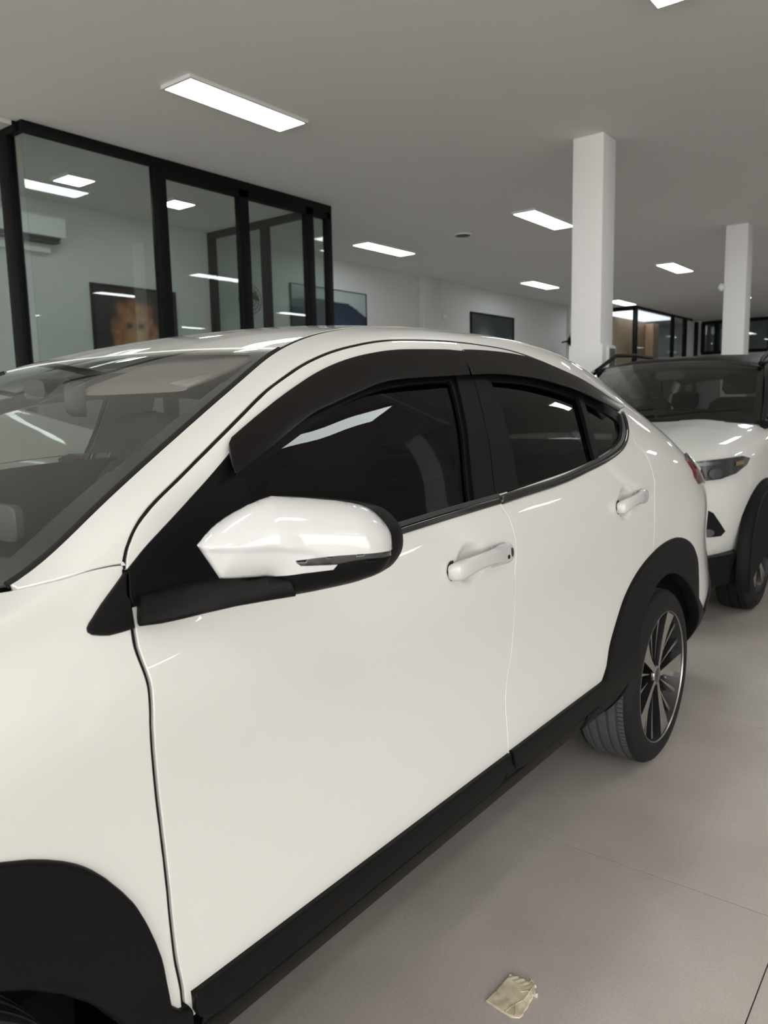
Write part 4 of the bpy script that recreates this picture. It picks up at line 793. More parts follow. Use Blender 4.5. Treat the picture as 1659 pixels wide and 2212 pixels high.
# ---- door handles
def handle(par, xa, xb, sa, sb, keyed, right=False):
    sg = np.array([1, -1 if right else 1, 1])
    def fr_(t):
        x = xa + (xb-xa)*t; s = sa + (sb-sa)*t
        p, n = side(np.array([x]), np.array([s])); u = side(np.array([x]), np.array([s+.01]))[0][0] - p[0]; u /= np.linalg.norm(u)
        return p[0], n[0], u
    prof = [(0, .002, .004, .000, .004), (.008, .013, .006, -.001, .0075), (.03, .0190, .012, -.002, .0125), (.09, .0210, .0175, -.001, .013), (.16, .0195, .022, .002, .012), (.25, .0175, .026, .005, .0105), (.36, .0165, .028, .007, .0095), (.48, .0165, .029, .008, .0095), (.58, .0170, .027, .008, .0100),
            (.66, .0185, .024, .006, .0115), (.71, .0215, .020, .003, .013), (.78, .0232, .0175, .003, .013), (.86, .0236, .0155, .002, .013), (.93, .0220, .0135, .001, .012), (.975, .0165, .012, .000, .011), (.995, .009, .009, 0, .007), (1.0, .002, .007, 0, .004)]
    rings = []
    for t, hh, o_, c, th in prof:
        p, n, u = fr_(t)
        rings.append([(p + u*(c + y) + n*(o_ + z))*sg for y, z in supell(0, 0, hh, th, 3.0, 20)])
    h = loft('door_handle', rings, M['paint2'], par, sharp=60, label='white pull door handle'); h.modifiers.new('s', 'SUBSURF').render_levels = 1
    # dark gap around the two feet
    for t0, t1 in ((-.003, .09), (.70, 1.010)):
        rings = []
        for t in np.linspace(t0, t1, 12):
            p, n, u = fr_(t); k = (t - t0)/(t1 - t0)
            hh = .0250 if t0 > 0 else .0208
            e = min(k, 1-k)*(t1-t0)*abs(xb-xa); hh = math.sqrt(max(0, hh*hh - max(0, hh - e)**2)) + .0005 if (k < .5) == (t0 < 0) else hh
            rings.append([(p + u*(y) + n*(.0022 + z))*sg for y, z in supell(0, 0, hh, .0016, 2.5, 12)])
        loft('handle_gasket', rings, M['rubber'] if t0 < 0 else M['paint2'], par, sharp=50)
    if keyed:
        for nm, t, c, rx, ry in (('lock_cover', .905, .003, .0070, .0105), ('sensor_button', .82, -.004, .0055, .0050)):
            p, n, u = fr_(t); tx = np.cross(u, n); o_ = float(np.interp(t, [q[0] for q in prof], [q[2] + q[4] for q in prof])) - .0114
            bm = bmesh.new(); rg = []
            for d, k in ((.004, 1.0), (.0118, 1.0), (.0126, .8)):
                rg.append([(p + u*(c + ry*k*math.sin(a)) + tx*rx*k*math.cos(a) + n*(o_ + d))*sg for a in np.linspace(0, 2*PI, 20, endpoint=False)])
            loft_bm(bm, rg); from_bm(nm, bm, M['matte'] if nm == 'sensor_button' else M['greytrim'], par)
        # seam across the handle where the fixed end begins
        p, n, u = fr_(.80)
handle(fd_l, 1.128, 1.386, .795, .7895, True)
handle(rd_l, 2.055, 2.290, .783, .790, False)
handle(fd_r, 1.128, 1.386, .795, .7895, False, True)

# ---- cabin
SG = np.array([1, -1, 1])
up_out = np.array([(.42, .985), (.62, 1.0), (.9, 1.02), (1.4, 1.0), (2.0, .985), (2.6, .95), (3.1, .95), (3.1, 1.36), (2.4, 1.39), (1.2, 1.395), (.9, 1.395), (.6, 1.39), (.36, 1.36), (.33, 1.10)])
low_out = np.array([(.40, .20), (2.0, .20), (2.3, .55), (2.6, .66), (3.1, .66), (3.1, .95), (2.6, .945), (2.0, .98), (1.4, .99), (.9, 1.01), (.62, .995), (.40, .97)])
for rt in (False, True):
    panel('upper_cabin_trim', up_out, M['pillarfab'], car, off=-.030, holes=[O('front_glass'), O('rear_glass'), O('quarter_glass')], res=.04, depth=.004, right=rt)
    panel('door_card', low_out, M['dash'], car, off=-.045, res=.06, depth=.004, right=rt)
field('headliner', np.linspace(HX+.01, 2.36, 30), lambda x: top_edge(x)[0] - .01, lambda x, y: rz(x, y) - .035, M['headliner'], 21)
# dashboard: lofted across the car
ds = []
for y in np.linspace(-.74, .74, 31):
    hump = .030*math.exp(-((y+.36)/.17)**2)
    ds.append([(.30, y, .60), (.12 + .2*(abs(y)/.74)**2, y, .96), (.30, y, 1.005), (.45, y, 1.012 + hump*.7), (.58, y, 1.005 + hump), (.66, y, .975 + hump), (.69, y, .92), (.67, y, .80), (.70, y, .60)])
dash = loft('dashboard', ds, M['dash'], car, sharp=60)
loft('centre_display', [[(.655 + a, y, z) for y, z in supell(.055, 1.062, .095*k, .042*k, 6, 24)] for a, k in ((-.012, .97), (-.010, 1.0), (.006, 1.0), (.008, .985))], M['bezel'], dash)
bm = bmesh.new(); ctr = Vector((.80, -.36, .93)); ax1 = Vector((0, 1, 0)); ax2 = Vector((-.42, 0, .905)).normalized()
tube_bm(bm, [ctr + (ax1*math.cos(a) + ax2*math.sin(a))*.185 for a in np.linspace(0, 2*PI, 41)], .016, 10)
for a in (PI*.98, PI*.02, -PI/2): tube_bm(bm, [ctr + (ax1*math.cos(a) + ax2*math.sin(a))*r + Vector((-.02, 0, -.01)) for r in (.02, .10, .18)], .018, 8)
from_bm('steering_wheel', bm, M['dash'], car)
tube('steering_column', [(.66, -.36, .86), (.79, -.36, .925)], .05, M['dash'], car, 12)
def seat(y, x):
    rings = []
    for z, hw, xc, th in ((.30, .22, x-.02, .10), (.42, .25, x, .10), (.62, .255, x+.05, .085), (.85, .245, x+.10, .075), (1.02, .225, x+.14, .065), (1.10, .20, x+.155, .055), (1.145, .15, x+.165, .045), (1.155, .05, x+.17, .02)):
        rings.append([(xc + b, y + a, z) for a, b in supell(0, 0, hw, th, 3.2, 24)])
    s_ = loft('front_seat', rings, M['seat'], car, sharp=60)
    rings = []
    for d, k in ((-.30, .85), (-.27, .98), (-.1, 1.0), (.10, 1.0), (.20, .95)):
        rings.append([(x + .05 + d, y + a*k, .42 + b*k) for a, b in supell(0, 0, .255, .10, 3.5, 24)])
    loft('seat_cushion', rings[::1], M['seat'], s_, sharp=60)
    rings = []
    for z, hw, th in ((1.115, .08, .03), (1.135, .125, .05), (1.19, .14, .055), (1.25, .135, .05), (1.285, .115, .042), (1.298, .06, .02)):
        rings.append([(x + .18 + b, y + a, z) for a, b in supell(0, 0, hw, th, 3.0, 20)])
    loft('head_rest', rings, M['seat'], s_, sharp=60)
seat(-.36, 1.16); seat(.36, 1.10)
rings = []
for y in np.linspace(-.62, .62, 9):
    rings.append([(2.02, y, .35), (1.98, y, .48), (1.90, y, .50), (1.55, y, .50), (1.52, y, .40), (1.56, y, .30)])
rb = loft('rear_seat', rings, M['seat'], car, sharp=60)
loft('rear_backrest', [[(2.0 + z*.32, y, .45 + z), (2.12 + z*.32, y, .45 + z)] [::1] + [(2.12 + z*.32, y*1.0, .44+z), (2.0 + z*.32, y, .44+z)] for y in (-.62, .62) for z in (0,)] if False else [[(2.00, y, .46), (2.16, y, .46), (2.36, y, 1.08), (2.24, y, 1.10)] for y in (-.62, -.3, 0, .3, .62)], M['seat'], rb, sharp=60)
loft('parcel_shelf', [[(2.3, y, 1.06), (3.1, y, 1.06), (3.1, y, 1.04), (2.3, y, 1.04)] for y in (-.6, .6)], M['dash'], car, sharp=60)
# rear view mirror and its foot, sun visors, belt
mc = np.array([.80, -.075, 1.333]); rings = []
for d, k in ((-.028, .80), (-.020, .96), (.0, 1.0), (.012, .98)):
    rings.append([(mc[0] + d + .5*a, mc[1] + a*k*.86, mc[2] + b*k) for a, b in supell(0, 0, .110, .040, 4.0, 28)])
rv = loft('rear_view_mirror', rings, M['dash'], car, sharp=60)
loft('mirror_foot', [[(x, -.06 + a, z + b) for a, b in supell(0, 0, w, .022, 3, 14)] for x, z, w in ((.70, 1.355, .045), (.77, 1.36, .035), (.79, 1.345, .02))], M['dash'], rv)
for y in (-.33, .33):
    rings = []
    for t in np.linspace(0, 1, 6):
        x = .93 - .17*t; z = rz(.97, 0) - .045 - .055*t
        rings.append([(x + b*.3, y + a, z + b) for a, b in supell(0, 0, .19 - .01*(t in (0, 1)), .009, 5, 24)])
    loft('sun_visor', rings, M['headliner'], car, sharp=70)
for sgn in (1, -1):
    V = []; F = []
    pts = [(1.50, .655*sgn, 1.30), (1.46, .70*sgn, 1.10), (1.42, .72*sgn, .9), (1.40, .73*sgn, .5)]
    for p in pts: V += [(p[0]-.024, p[1]-.012*sgn, p[2]), (p[0]+.024, p[1]-.012*sgn, p[2]), (p[0]+.024, p[1]-.015*sgn, p[2]), (p[0]-.024, p[1]-.015*sgn, p[2])]
    for i in range(3):
        for j in range(4): F.append((i*4+j, i*4+(j+1) % 4, i*4+4+(j+1) % 4, i*4+4+j))
    from_arrays('seat_belt', V, F, M['seat'], car, smooth=False)
# ---------------------------------------------------------------- room
CE = 3.70
RX0, RX1, RY0, RY1 = -7.0, 26.0, -10.5, 7.0
# floor: a slab with porcelain tiles 1.2 m square laid on it, 3 mm joints
slab = struct(box('floor', RX0 - 8, RX1 + 4, RY0 - 1, RY1 + 1, -.25, -.0035, M['grout']))
tv = .0012
def tile_mesh():
    bm = bmesh.new(); g = .0015
    add_box(bm, g, 1.2 - g, g, 1.2 - g, -.0034, 0.0, .0004, 1)
    bmesh.ops.recalc_face_normals(bm, faces=bm.faces); me = bpy.data.meshes.new('tile'); bm.to_mesh(me); bm.free(); me.materials.append(M['tile']); return me
tme = tile_mesh(); cnt = 0; TX0, TY0 = 1.817, -1.394
for i in range(-5, 14):
    for j in range(-5, 7):
        o = bpy.data.objects.new('tile', tme); COL.objects.link(o); o.location = (TX0 + i*1.2, TY0 + j*1.2, 0); attach(o, slab); cnt += 1
# the rest of the paving, too far or too hidden to tell apart
bm = bmesh.new()
for i in range(-8, 21):
    for j in range(-8, 8):
        if -5 <= i < 14 and -5 <= j < 7: continue
        x, y = TX0 + i*1.2, TY0 + j*1.2
        add_box(bm, x + .0013, x + 1.1987, y + .0013, y + 1.1987, -.0034, 0)
far_ = from_bm('tile', bm, M['tile'], slab); far_['kind'] = 'stuff'
ceil = struct(box('ceiling', RX0, RX1 + .3, RY0 - .3, RY1 + .3, CE, CE + .3, M['ceil']))
wr = struct(box('wall_right', RX0, RX1 + .3, RY1, RY1 + .3, 0, CE, M['wall']))
wl_ = struct(box('wall_left', 1.0, RX1 + .3, RY0 - .3, RY0, 0, CE, M['wall']))
wb_ = struct(box('wall_back', RX1, RX1 + .3, RY0, RY1, 0, CE, M['wall']))
# pilasters on the right wall
for x in (12.28, 18.9):
    box('pilaster', x, x + .55, RY1 - .10, RY1 + .01, 0, CE, M['wall'], wr, .004)
# shop entrance side: two piers and a header beam, open to the street
struct(box('wall_front', RX0 - .3, RX0, RY0 - .3, RY1 + .3, 3.25, CE + .3, M['wall']))
for y in (RY0 - .3, -5.0, 1.2, 6.7):
    struct(box('column_front', RX0 - .3, RX0, y, y + .35, 0, 3.25, M['pillar'], None, .01))
# columns
def column(name, x0, y0, label_low):
    c = struct(box(name, x0, x0 + .30, y0, y0 + .30, 0, CE, M['pillar'], None, .012))
    return c
c1 = column('column', 6.91, 1.19, True)
box('column_casing', 6.895, 7.20, 1.165, 1.50, 0, 1.815, M['pillar'], c1, .006)
box('notice_holder', 6.99, 7.17, 1.140, 1.166, 1.55, 1.80, M['acwhite'], c1, .004)
box('notice_sheet', 7.01, 7.15, 1.137, 1.1405, 1.57, 1.78, M['bezel'], c1)
c2 = column('column', 11.84, 1.08, True)
for x, y in ((-2.2, -4.7), (2.2, -4.7), (6.91, -4.7), (11.84, -4.7), (16.8, 1.2)):
    column('column', x, y, False)
# small white sensors
def sensor(loc, nrm, label):
    t = thing('motion_sensor', label, 'sensor', loc)
    n_ = Vector(nrm); 
    bm = bmesh.new(); bmesh.ops.create_uvsphere(bm, u_segments=14, v_segments=8, radius=.045)
    for v in bm.verts: v.co = Vector((v.co.x, v.co.y, v.co.z*1.25)) + Vector(loc) + n_*.035
    from_bm('housing', bm, M['acwhite'], t)
    bm = bmesh.new(); bmesh.ops.create_uvsphere(bm, u_segments=12, v_segments=8, radius=.028)
    for v in bm.verts: v.co = v.co + Vector(loc) + n_*.06 + Vector((0, 0, -.012))
    from_bm('lens', bm, M['lightframe'], t)
sensor((11.84, 1.385, 2.85), (-.3, .7, 0), 'small white sensor on the edge of the far column')
sensor((12.945, 6.90, 2.97), (0, -1, 0), 'small white sensor on the wall beside the shallow pilaster')

# ceiling light panels, 1.2 x 0.3 m
def light(x, y, label, lx=1.2, ly=.30, mat='panel', first=[None], nm='ceiling_light', group='long ceiling light panels'):
    key = (nm, lx, ly); 
    if first[0] is None or key not in first[0]:
        t = thing(nm, label, 'light', (x, y, CE), group)
        bm = bmesh.new(); w = .022
        for a in ((x-lx/2-w, x-lx/2, y-ly/2-w, y+ly/2+w), (x+lx/2, x+lx/2+w, y-ly/2-w, y+ly/2+w), (x-lx/2, x+lx/2, y-ly/2-w, y-ly/2), (x-lx/2, x+lx/2, y+ly/2, y+ly/2+w)):
            add_box(bm, *a, CE-.028, CE-.0005)
        from_bm('frame', bm, M['lightframe'], t)
        box('diffuser', x-lx/2, x+lx/2, y-ly/2, y+ly/2, CE-.024, CE-.001, M[mat], t)
        first[0] = {**(first[0] or {}), key: t}; return t
    c = copy_tree(first[0][key]); c.location = (x, y, CE); c['label'] = label; return c
LB = {(4.33, 3.17): 'long light panel nearest overhead, above the glass office front', (9.72, 5.85): 'long light panel just right of the glass office corner',
      (9.66, 3.11): 'long light panel partly behind the near white column', (15.0, 5.82): 'long light panel left of the near column, close to the dark picture',
      (14.9, 3.03): 'long light panel between the two white columns', (19.3, 5.70): 'far light panel beside the near column, over the brown lit room',
      (4.33, -.10): 'light panel whose corner only just enters at the top of the photo'}
for x in (-6.2, -1.0, 4.33, 9.68, 14.9, 20.2):
    for y in (5.85, 3.17, -.10, -3.18, -7.65):
        if (x == 4.33 and y == 5.85): continue
        X, Y = {(9.68, 5.85): (9.72, 5.85), (9.68, 3.17): (9.66, 3.11), (14.9, 5.85): (15.0, 5.82), (14.9, 3.17): (14.9, 3.03), (20.2, 5.85): (19.3, 5.70)}.get((x, y), (x, y))
        if (x, y) in ((-1.0, 5.85),): pass
        lab = LB.get((X, Y)) or 'light panel %s, %s' % ({5.85: 'in the row along the right wall', 3.17: 'in the second row from the right', -.10: 'in the middle row', -3.18: 'in the fourth row from the right', -7.65: 'in the row nearest the left wall'}[y],
            {-6.2: 'at the street entrance', -1.0: 'over the front car nose', 4.33: 'over the front car tail', 9.68: 'level with the near column', 14.9: 'just past the far column', 20.2: 'at the far end'}[x])
        light(X, Y, lab)
light(4.565, 5.97, 'square office light beside the reflected strip, above the air conditioner', .30, .30, 'panelwarm', nm='office_light', group='square office lights')
light(5.88, 5.98, 'square office light seen through the narrow middle pane', .30, .30, 'panelwarm', nm='office_light', group='square office lights')
# round ceiling speaker
t = thing('ceiling_speaker', 'round grey grille flush in the ceiling between the light panels', 'speaker', (9.75, 4.45, CE))
bm = bmesh.new(); loft_bm(bm, [[(9.75 + r*math.cos(a), 4.45 + r*math.sin(a), z) for a in np.linspace(0, 2*PI, 32, endpoint=False)] for r, z in ((.13, CE-.001), (.13, CE-.010), (.115, CE-.014))]); from_bm('rim', bm, M['ceil'], t)
bm = bmesh.new(); loft_bm(bm, [[(9.75 + r*math.cos(a), 4.45 + r*math.sin(a), z) for a in np.linspace(0, 2*PI, 32, endpoint=False)] for r, z in ((.112, CE-.012), (.10, CE-.017))]); from_bm('grille', bm, M['acdark'], t)

# glass office: black frames, panes
def frame_box(par, nm, *a, bev=.004): return box(nm, *a, M['blackframe'], par, bev)
W1 = struct(box('window_1', 3.37, 7.23, 4.755, 4.835, CE-.085, CE, M['blackframe'], None, .004))   # front, top rail
frame_box(W1, 'header', 4.80, 7.20, 4.757, 4.833, CE-.165, CE-.085)
MUL = ((4.66, 4.80), (5.735, 5.875), (6.775, 6.905), (7.14, 7.23))
for a, b in MUL: frame_box(W1, 'mullion', a, b, 4.757, 4.833, 0, CE-.085)
frame_box(W1, 'bottom_rail', 3.40, 7.20, 4.757, 4.833, 0, .10)
for a, b, top in ((3.385, 4.66, CE-.085), (4.80, 5.735, CE-.165), (5.875, 6.775, CE-.165), (6.905, 7.14, CE-.165)):
    box('pane', a, b, 4.790, 4.798, .10, top, M['officeglass'], W1)
W2 = struct(box('window_2', 3.34, 3.42, 4.835, 7.0, CE-.085, CE, M['blackframe'], None, .004))       # return, left end
frame_box(W2, 'mullion', 3.34, 3.42, 4.96, 5.13, 0, CE-.085)
frame_box(W2, 'mullion', 3.34, 3.42, 6.9, 7.0, 0, CE-.085)
box('pane', 3.376, 3.384, 4.79, 4.96, .10, CE-.085, M['officeglass'], W2)
box('pane', 3.376, 3.384, 5.13, 6.9, .10, CE-.085, M['officeglass'], W2)
W3 = struct(box('window_3', 7.16, 7.23, 4.835, 7.0, CE-.085, CE, M['blackframe'], None, .004))       # return, right end
for a, b in ((5.82, 5.95), (6.88, 7.0)): frame_box(W3, 'mullion', 7.16, 7.23, a, b, 0, CE-.085)
for a, b in ((4.835, 5.82), (5.95, 6.88)): box('pane', 7.19, 7.198, a, b, .0, CE-.085, M['officeglass'], W3)
# white bulkhead end above the left return of the office
struct(box('trim_1', 2.2, 3.33, 4.83, 5.6, CE-.04, CE-.001, M['lightframe'], None, .004))

# air conditioner
ac = thing('air_conditioner', 'white wall-mounted air conditioner high inside the glass office', 'air conditioner', (4.45, 7.0, 3.36))
pr = [(7.0, 3.22), (6.86, 3.22), (6.80, 3.27), (6.785, 3.36), (6.79, 3.47), (6.82, 3.50), (7.0, 3.50)]
loft('casing', [[(x, y, z) for y, z in pr] for x in (4.0, 4.02, 4.90, 4.92)], M['acwhite'], ac)
loft('louvre', [[(x, 6.875, 3.212), (x, 6.80, 3.252), (x, 6.803, 3.262), (x, 6.878, 3.222)] for x in (4.06, 4.86)], M['acdark'], ac)
box('vent_slot', 4.05, 4.87, 6.83, 6.97, 3.21, 3.221, M['acdark'], ac)
box('drain_box', 4.05, 4.80, 6.93, 7.0, 3.10, 3.18, M['acwhite'], ac, .006)

# pictures: frame and printed canvas
def picture(label, x0, x1, z0, z1, y, paint, nx=90, nz=64, fw=.03):
    t = thing('wall_picture', label, 'picture', ((x0+x1)/2, y, z0))
    bm = bmesh.new(); 
    for a in ((x0, x1, z0, z0+fw), (x0, x1, z1-fw, z1), (x0, x0+fw, z0+fw, z1-fw), (x1-fw, x1, z0+fw, z1-fw)): add_box(bm, a[0], a[1], y-.04, y, a[2], a[3])
    from_bm('frame', bm, M['blackframe'], t)
    U, V_ = np.meshgrid(np.linspace(0, 1, nx), np.linspace(0, 1, nz), indexing='ij')
    X = np.stack([x0+fw + (x1-x0-2*fw)*U, np.full_like(U, y-.022), z0+fw + (z1-z0-2*fw)*V_], -1).reshape(-1, 3)
    F = [(i*nz+j, (i+1)*nz+j, (i+1)*nz+j+1, i*nz+j+1) for i in range(nx-1) for j in range(nz-1)]
    o = from_arrays('canvas', X, F, M['print'], t, smooth=False)
    c = np.ones((nx*nz, 4)); c[:, :3] = np.clip(paint(U, V_).reshape(-1, 3), 0, 1)
    at = o.data.attributes.new('Col', 'FLOAT_COLOR', 'POINT'); at.data.foreach_set('color', c.ravel())
    box('backing', x0+.005, x1-.005, y-.018, y-.001, z0+.005, z1-.005, M['blackframe'], t)
def g2(U, V, cx, cy, rx, ry, p=2): return np.exp(-(np.abs((U-cx)/rx)**p + np.abs((V-cy)/ry)**p))
def mixc(a, b, k): return a*(1-k[..., None]) + np.array(b)*k[..., None]
rng = np.random.default_rng(3)
def nz_(U, V, f):
    s = 0
    for k in range(6):
        a = rng.uniform(0, 2*PI); s = s + np.sin((U*math.cos(a)+V*math.sin(a))*f*rng.uniform(.7, 1.6) + rng.uniform(0, 6))
    return s/6
def lion(U, V):
    c = np.zeros(U.shape + (3,)) + [.010, .010, .011]
    n1 = nz_(U, V, 38); n2 = nz_(U, V, 70)
    mane = np.clip((1.15 - np.hypot((U-.48)/.27, (V-.40)/.44)) * 5 + .9*n1, 0, 1); c = mixc(c, (.30, .115, .04), mane)
    c = mixc(c, (.46, .21, .08), np.clip(n2*1.4, 0, 1)*mane)
    c = mixc(c, (.10, .045, .02), np.clip(-n1*1.5, 0, 1)*mane)
    c = mixc(c, (.50, .33, .18), g2(U, V, .48, .46, .12, .26, 3)*.75)
    for ex in (.41, .55): c = mixc(c, (.02, .012, .01), g2(U, V, ex, .56, .045, .04)); c = mixc(c, (.30, .12, .05), g2(U, V, ex + (ex-.48)*1.6, .78, .05, .06))
    c = mixc(c, (.06, .03, .02), g2(U, V, .48, .28, .06, .06)); c = mixc(c, (.55, .46, .36), g2(U, V, .48, .15, .10, .07)*.8)
    return c
def blue(U, V):
    c = np.zeros(U.shape + (3,)) + [.36, .42, .42]
    hill = V < (.80 + .05*np.sin(U*5) + .06*g2(U, V*0, .72, 0, .12, 1) - .30*np.clip(U-.86, 0, 1)*2)
    c = mixc(c, (.008, .016, .035), hill.astype(float))
    c = mixc(c, (.018, .045, .13), np.clip(g2(U, V, .55, .25, .30, .28)*1.4, 0, 1)*hill)
    c = mixc(c, (.012, .02, .02), np.clip(g2(U, V, .93, .2, .1, .4), 0, 1)); c = mixc(c, (.02, .08, .10), np.clip(g2(U, V, .1, .8, .2, .15), 0, 1)*.6)
    return c
def darkp(U, V):
    c = np.zeros(U.shape + (3,)) + [.008, .014, .012]
    c = mixc(c, (.22, .25, .26), g2(U, V, .28, .42, .17, .24)); c = mixc(c, (.20, .06, .05), g2(U, V, .55, .12, .3, .12)*.8); c = mixc(c, (.16, .19, .18), g2(U, V, .93, .45, .06, .15)*.5)
    return c
picture('large dark painting of a brown lion face inside the glass office', 5.30, 6.55, 1.75, 2.84, 7.0, lion)
picture('dark blue hill landscape picture half behind the office corner post', 8.75, 10.62, 2.02, 3.20, 7.0, blue, fw=.008)
picture('dark picture with a pale face shape, left of the near white column', 14.12, 16.0, 2.05, 3.18, 7.0, darkp)
# wall fans
def fan(x, y, z, label, k=1.0):
    t = thing('wall_fan', label, 'fan', (x, y, z))
    tube('arm', [(x, y, z + .02), (x, y - .15, z + .04), (x, y - .22, z)], .02, M['blackframe'], t)
    bm = bmesh.new()
    for r in (.20*k, .15*k, .10*k): tube_bm(bm, [(x + r*math.cos(a), y - .26, z + r*math.sin(a)) for a in np.linspace(0, 2*PI, 25)], .005, 6)
    for a in np.linspace(0, 2*PI, 16, endpoint=False): tube_bm(bm, [(x + .03*math.cos(a), y-.28, z + .03*math.sin(a)), (x + .2*k*math.cos(a), y-.26, z + .2*k*math.sin(a))], .003, 4)
    from_bm('guard', bm, M['blackframe'], t)
    for q in range(3):
        a0 = 2*PI*q/3 + .4; V = []
        for r, w in ((.03, .2), (.10*k, .55), (.17*k, .45)):
            for s_ in (-1, 1): V.append((x + r*math.cos(a0 + s_*w), y - .24 + .02*s_, z + r*math.sin(a0 + s_*w)))
        from_arrays('blade', V + [(v[0], v[1]+.004, v[2]) for v in V], [(0, 1, 3, 2), (2, 3, 5, 4), (6, 8, 9, 7), (8, 10, 11, 9)], M['blackframe'], t)
    loft('motor', [[(x + r*math.cos(a), yy, z + r*math.sin(a)) for a in np.linspace(0, 2*PI, 16, endpoint=False)] for r, yy in ((.04, y-.18), (.05, y-.20), (.05, y-.235), (.03, y-.25))], M['blackframe'], t)
fan(7.70, 7.0, 2.83, 'black wall fan seen between two office mullions')
fan(18.4, 6.9, 2.72, 'black wall fan on the back wall just left of the near column', 1.1)

# far glass box with a brown timber wall and a lit strip
W4 = struct(box('window_4', 20.33, 20.43, 5.75, 7.0, CE-.10, CE, M['blackframe'], None, .004))
frame_box(W4, 'mullion', 20.33, 20.45, 5.70, 5.80, 0, CE)
box('pane', 20.376, 20.384, 5.80, 7.0, 0, CE-.10, M['officeglass'], W4)
W5 = struct(box('window_5', 20.45, 25.3, 5.70, 5.78, CE-.05, CE, M['blackframe'], None, .004))
for a, b in ((23.35, 23.5), (24.5, 24.72), (25.7, 25.9)): frame_box(W5, 'mullion', a, b, 5.70, 5.78, 0, CE-.05)
box('pane', 20.45, 24.5, 5.735, 5.743, 0, CE-.05, M['officeglass'], W5)
struct(box('wall_timber', 20.45, 23.35, 6.35, 6.45, 0, 3.47, M['wood'], None, .004))
struct(box('trim_2', 22.85, 23.32, 6.10, 6.34, 0, 3.45, M['woodlight'], None, .004))
lt = thing('cove_light', 'bright bluish cove strip glowing above the brown timber wall', 'light', (22, 6.3, CE))
box('diffuser', 20.6, 24.3, 5.95, 6.9, CE-.06, CE-.03, M['cove'], lt)
box('housing', 20.55, 24.35, 5.92, 6.93, CE-.03, CE-.002, M['lightframe'], lt)
# back wall glazing: dark band over a stone-like sill
W6 = struct(box('window_6', RX1-.10, RX1-.02, 0.6, 5.6, 2.62, 2.72, M['blackframe'], None, .004))
frame_box(W6, 'top_rail', RX1-.10, RX1-.02, .6, 5.6, 3.56, 3.66)
for y in (.6, 2.1, 3.55, 5.1, 5.5): frame_box(W6, 'mullion', RX1-.10, RX1-.02, y, y + .12, 2.7, 3.6)
for a, b in ((.72, 2.1), (2.22, 3.55), (3.67, 5.1), (5.22, 5.5)): box('pane', RX1-.07, RX1-.06, a, b, 2.72, 3.56, M['officeglass'], W6)
struct(box('trim_3', RX1-.012, RX1-.001, .6, 5.6, 2.72, 3.56, pbr('dim_back_room', (.10, .125, .115), .7)))
# torn bit of masking tape on the floor
pp = np.array([(1.147, -.924), (1.251, -.930), (1.2535, -.972), (1.2495, -.978), (1.255, -.981), (1.256, -.987), (1.249, -.989), (1.247, -.994), (1.240, -.995), (1.237, -1.001), (1.228, -1.000), (1.216, -1.004), (1.20, -1.0045), (1.185, -1.008), (1.172, -1.006), (1.161, -1.009), (1.150, -1.006), (1.141, -.992), (1.143, -.962)])
def paper():
    m, n, l = new_mat('soiled_masking_paper'); b = n['Principled BSDF']; tc = n.new('ShaderNodeTexCoord')
    t = n.new('ShaderNodeTexNoise'); t.inputs['Scale'].default_value = 45; t.inputs['Detail'].default_value = 6; l.new(tc.outputs['Object'], t.inputs['Vector'])
    r = n.new('ShaderNodeValToRGB'); r.color_ramp.elements[0].position = .3; r.color_ramp.elements[0].color = (.50, .44, .30, 1); r.color_ramp.elements[1].position = .65; r.color_ramp.elements[1].color = (.76, .69, .52, 1)
    l.new(t.outputs['Fac'], r.inputs['Fac']); l.new(r.outputs['Color'], b.inputs['Base Color']); b.inputs['Roughness'].default_value = .7
    return m
M['paper'] = paper(); M['torn'] = pbr('torn_white_edge', (.82, .79, .70), .8)
tp = thing('paper_scrap', 'crumpled cream paper scrap lying on the grey tiled floor', 'paper', (1.2, -.965, 0))
_pw = [(rng.uniform(0, 2*PI), rng.uniform(40, 260), rng.uniform(0, 6)) for _ in range(9)]
def pz(x, y):
    w = sum(np.sin((x*math.cos(a_) + y*math.sin(a_))*f_ + p_)/(f_/90) for a_, f_, p_ in _pw)
    return .0040 + .00028*w + .0030*np.clip((x-1.225)/.03, 0, 1)*np.abs(np.sin(x*150+y*210)) - .002*np.clip((-.99-y)/.01, 0, 1)
P = resample(pp, .004); a, b = np.meshgrid(np.arange(1.13, 1.27, .004), np.arange(-1.02, -.91, .004), indexing='ij'); q = np.stack([a.ravel(), b.ravel()], 1); q = q[in_poly(q, P)]; q = q[dist_to(q, P) > .002]
v, e, F, ov, oe, of = delaunay_2d_cdt([Vector(p) for p in np.vstack([P, q])], [(i, (i+1) % len(P)) for i in range(len(P))], [], 1, 1e-7)
v = np.array([(p.x, p.y) for p in v]); X = np.column_stack([v, pz(v[:, 0], v[:, 1])]); n_ = len(X)
sh = from_arrays('folded_sheet', np.vstack([X, X*[1, 1, 0] + [0, 0, .0006]]), [tuple(f) for f in F] + [tuple(k + n_ for k in f[::-1]) for f in F] , M['paper'], tp)
md = sh.modifiers.new('s', 'SOLIDIFY'); md.thickness = .0006
for nm, c, w in (('crease', [(1.150, -.996), (1.17, -.985), (1.185, -.978)], .0008), ('crease', [(1.144, -.975), (1.165, -.978), (1.20, -.992), (1.245, -.99)], .0007), ('crease', [(1.235, -.935), (1.228, -.955), (1.218, -.972)], .0009), ('crease', [(1.215, -.975), (1.225, -.985), (1.23, -.995)], .0008)):
    tube(nm, [(x, y, float(pz(np.array(x), np.array(y))) + .0006) for x, y in c], w, M['paper'], tp, 5)
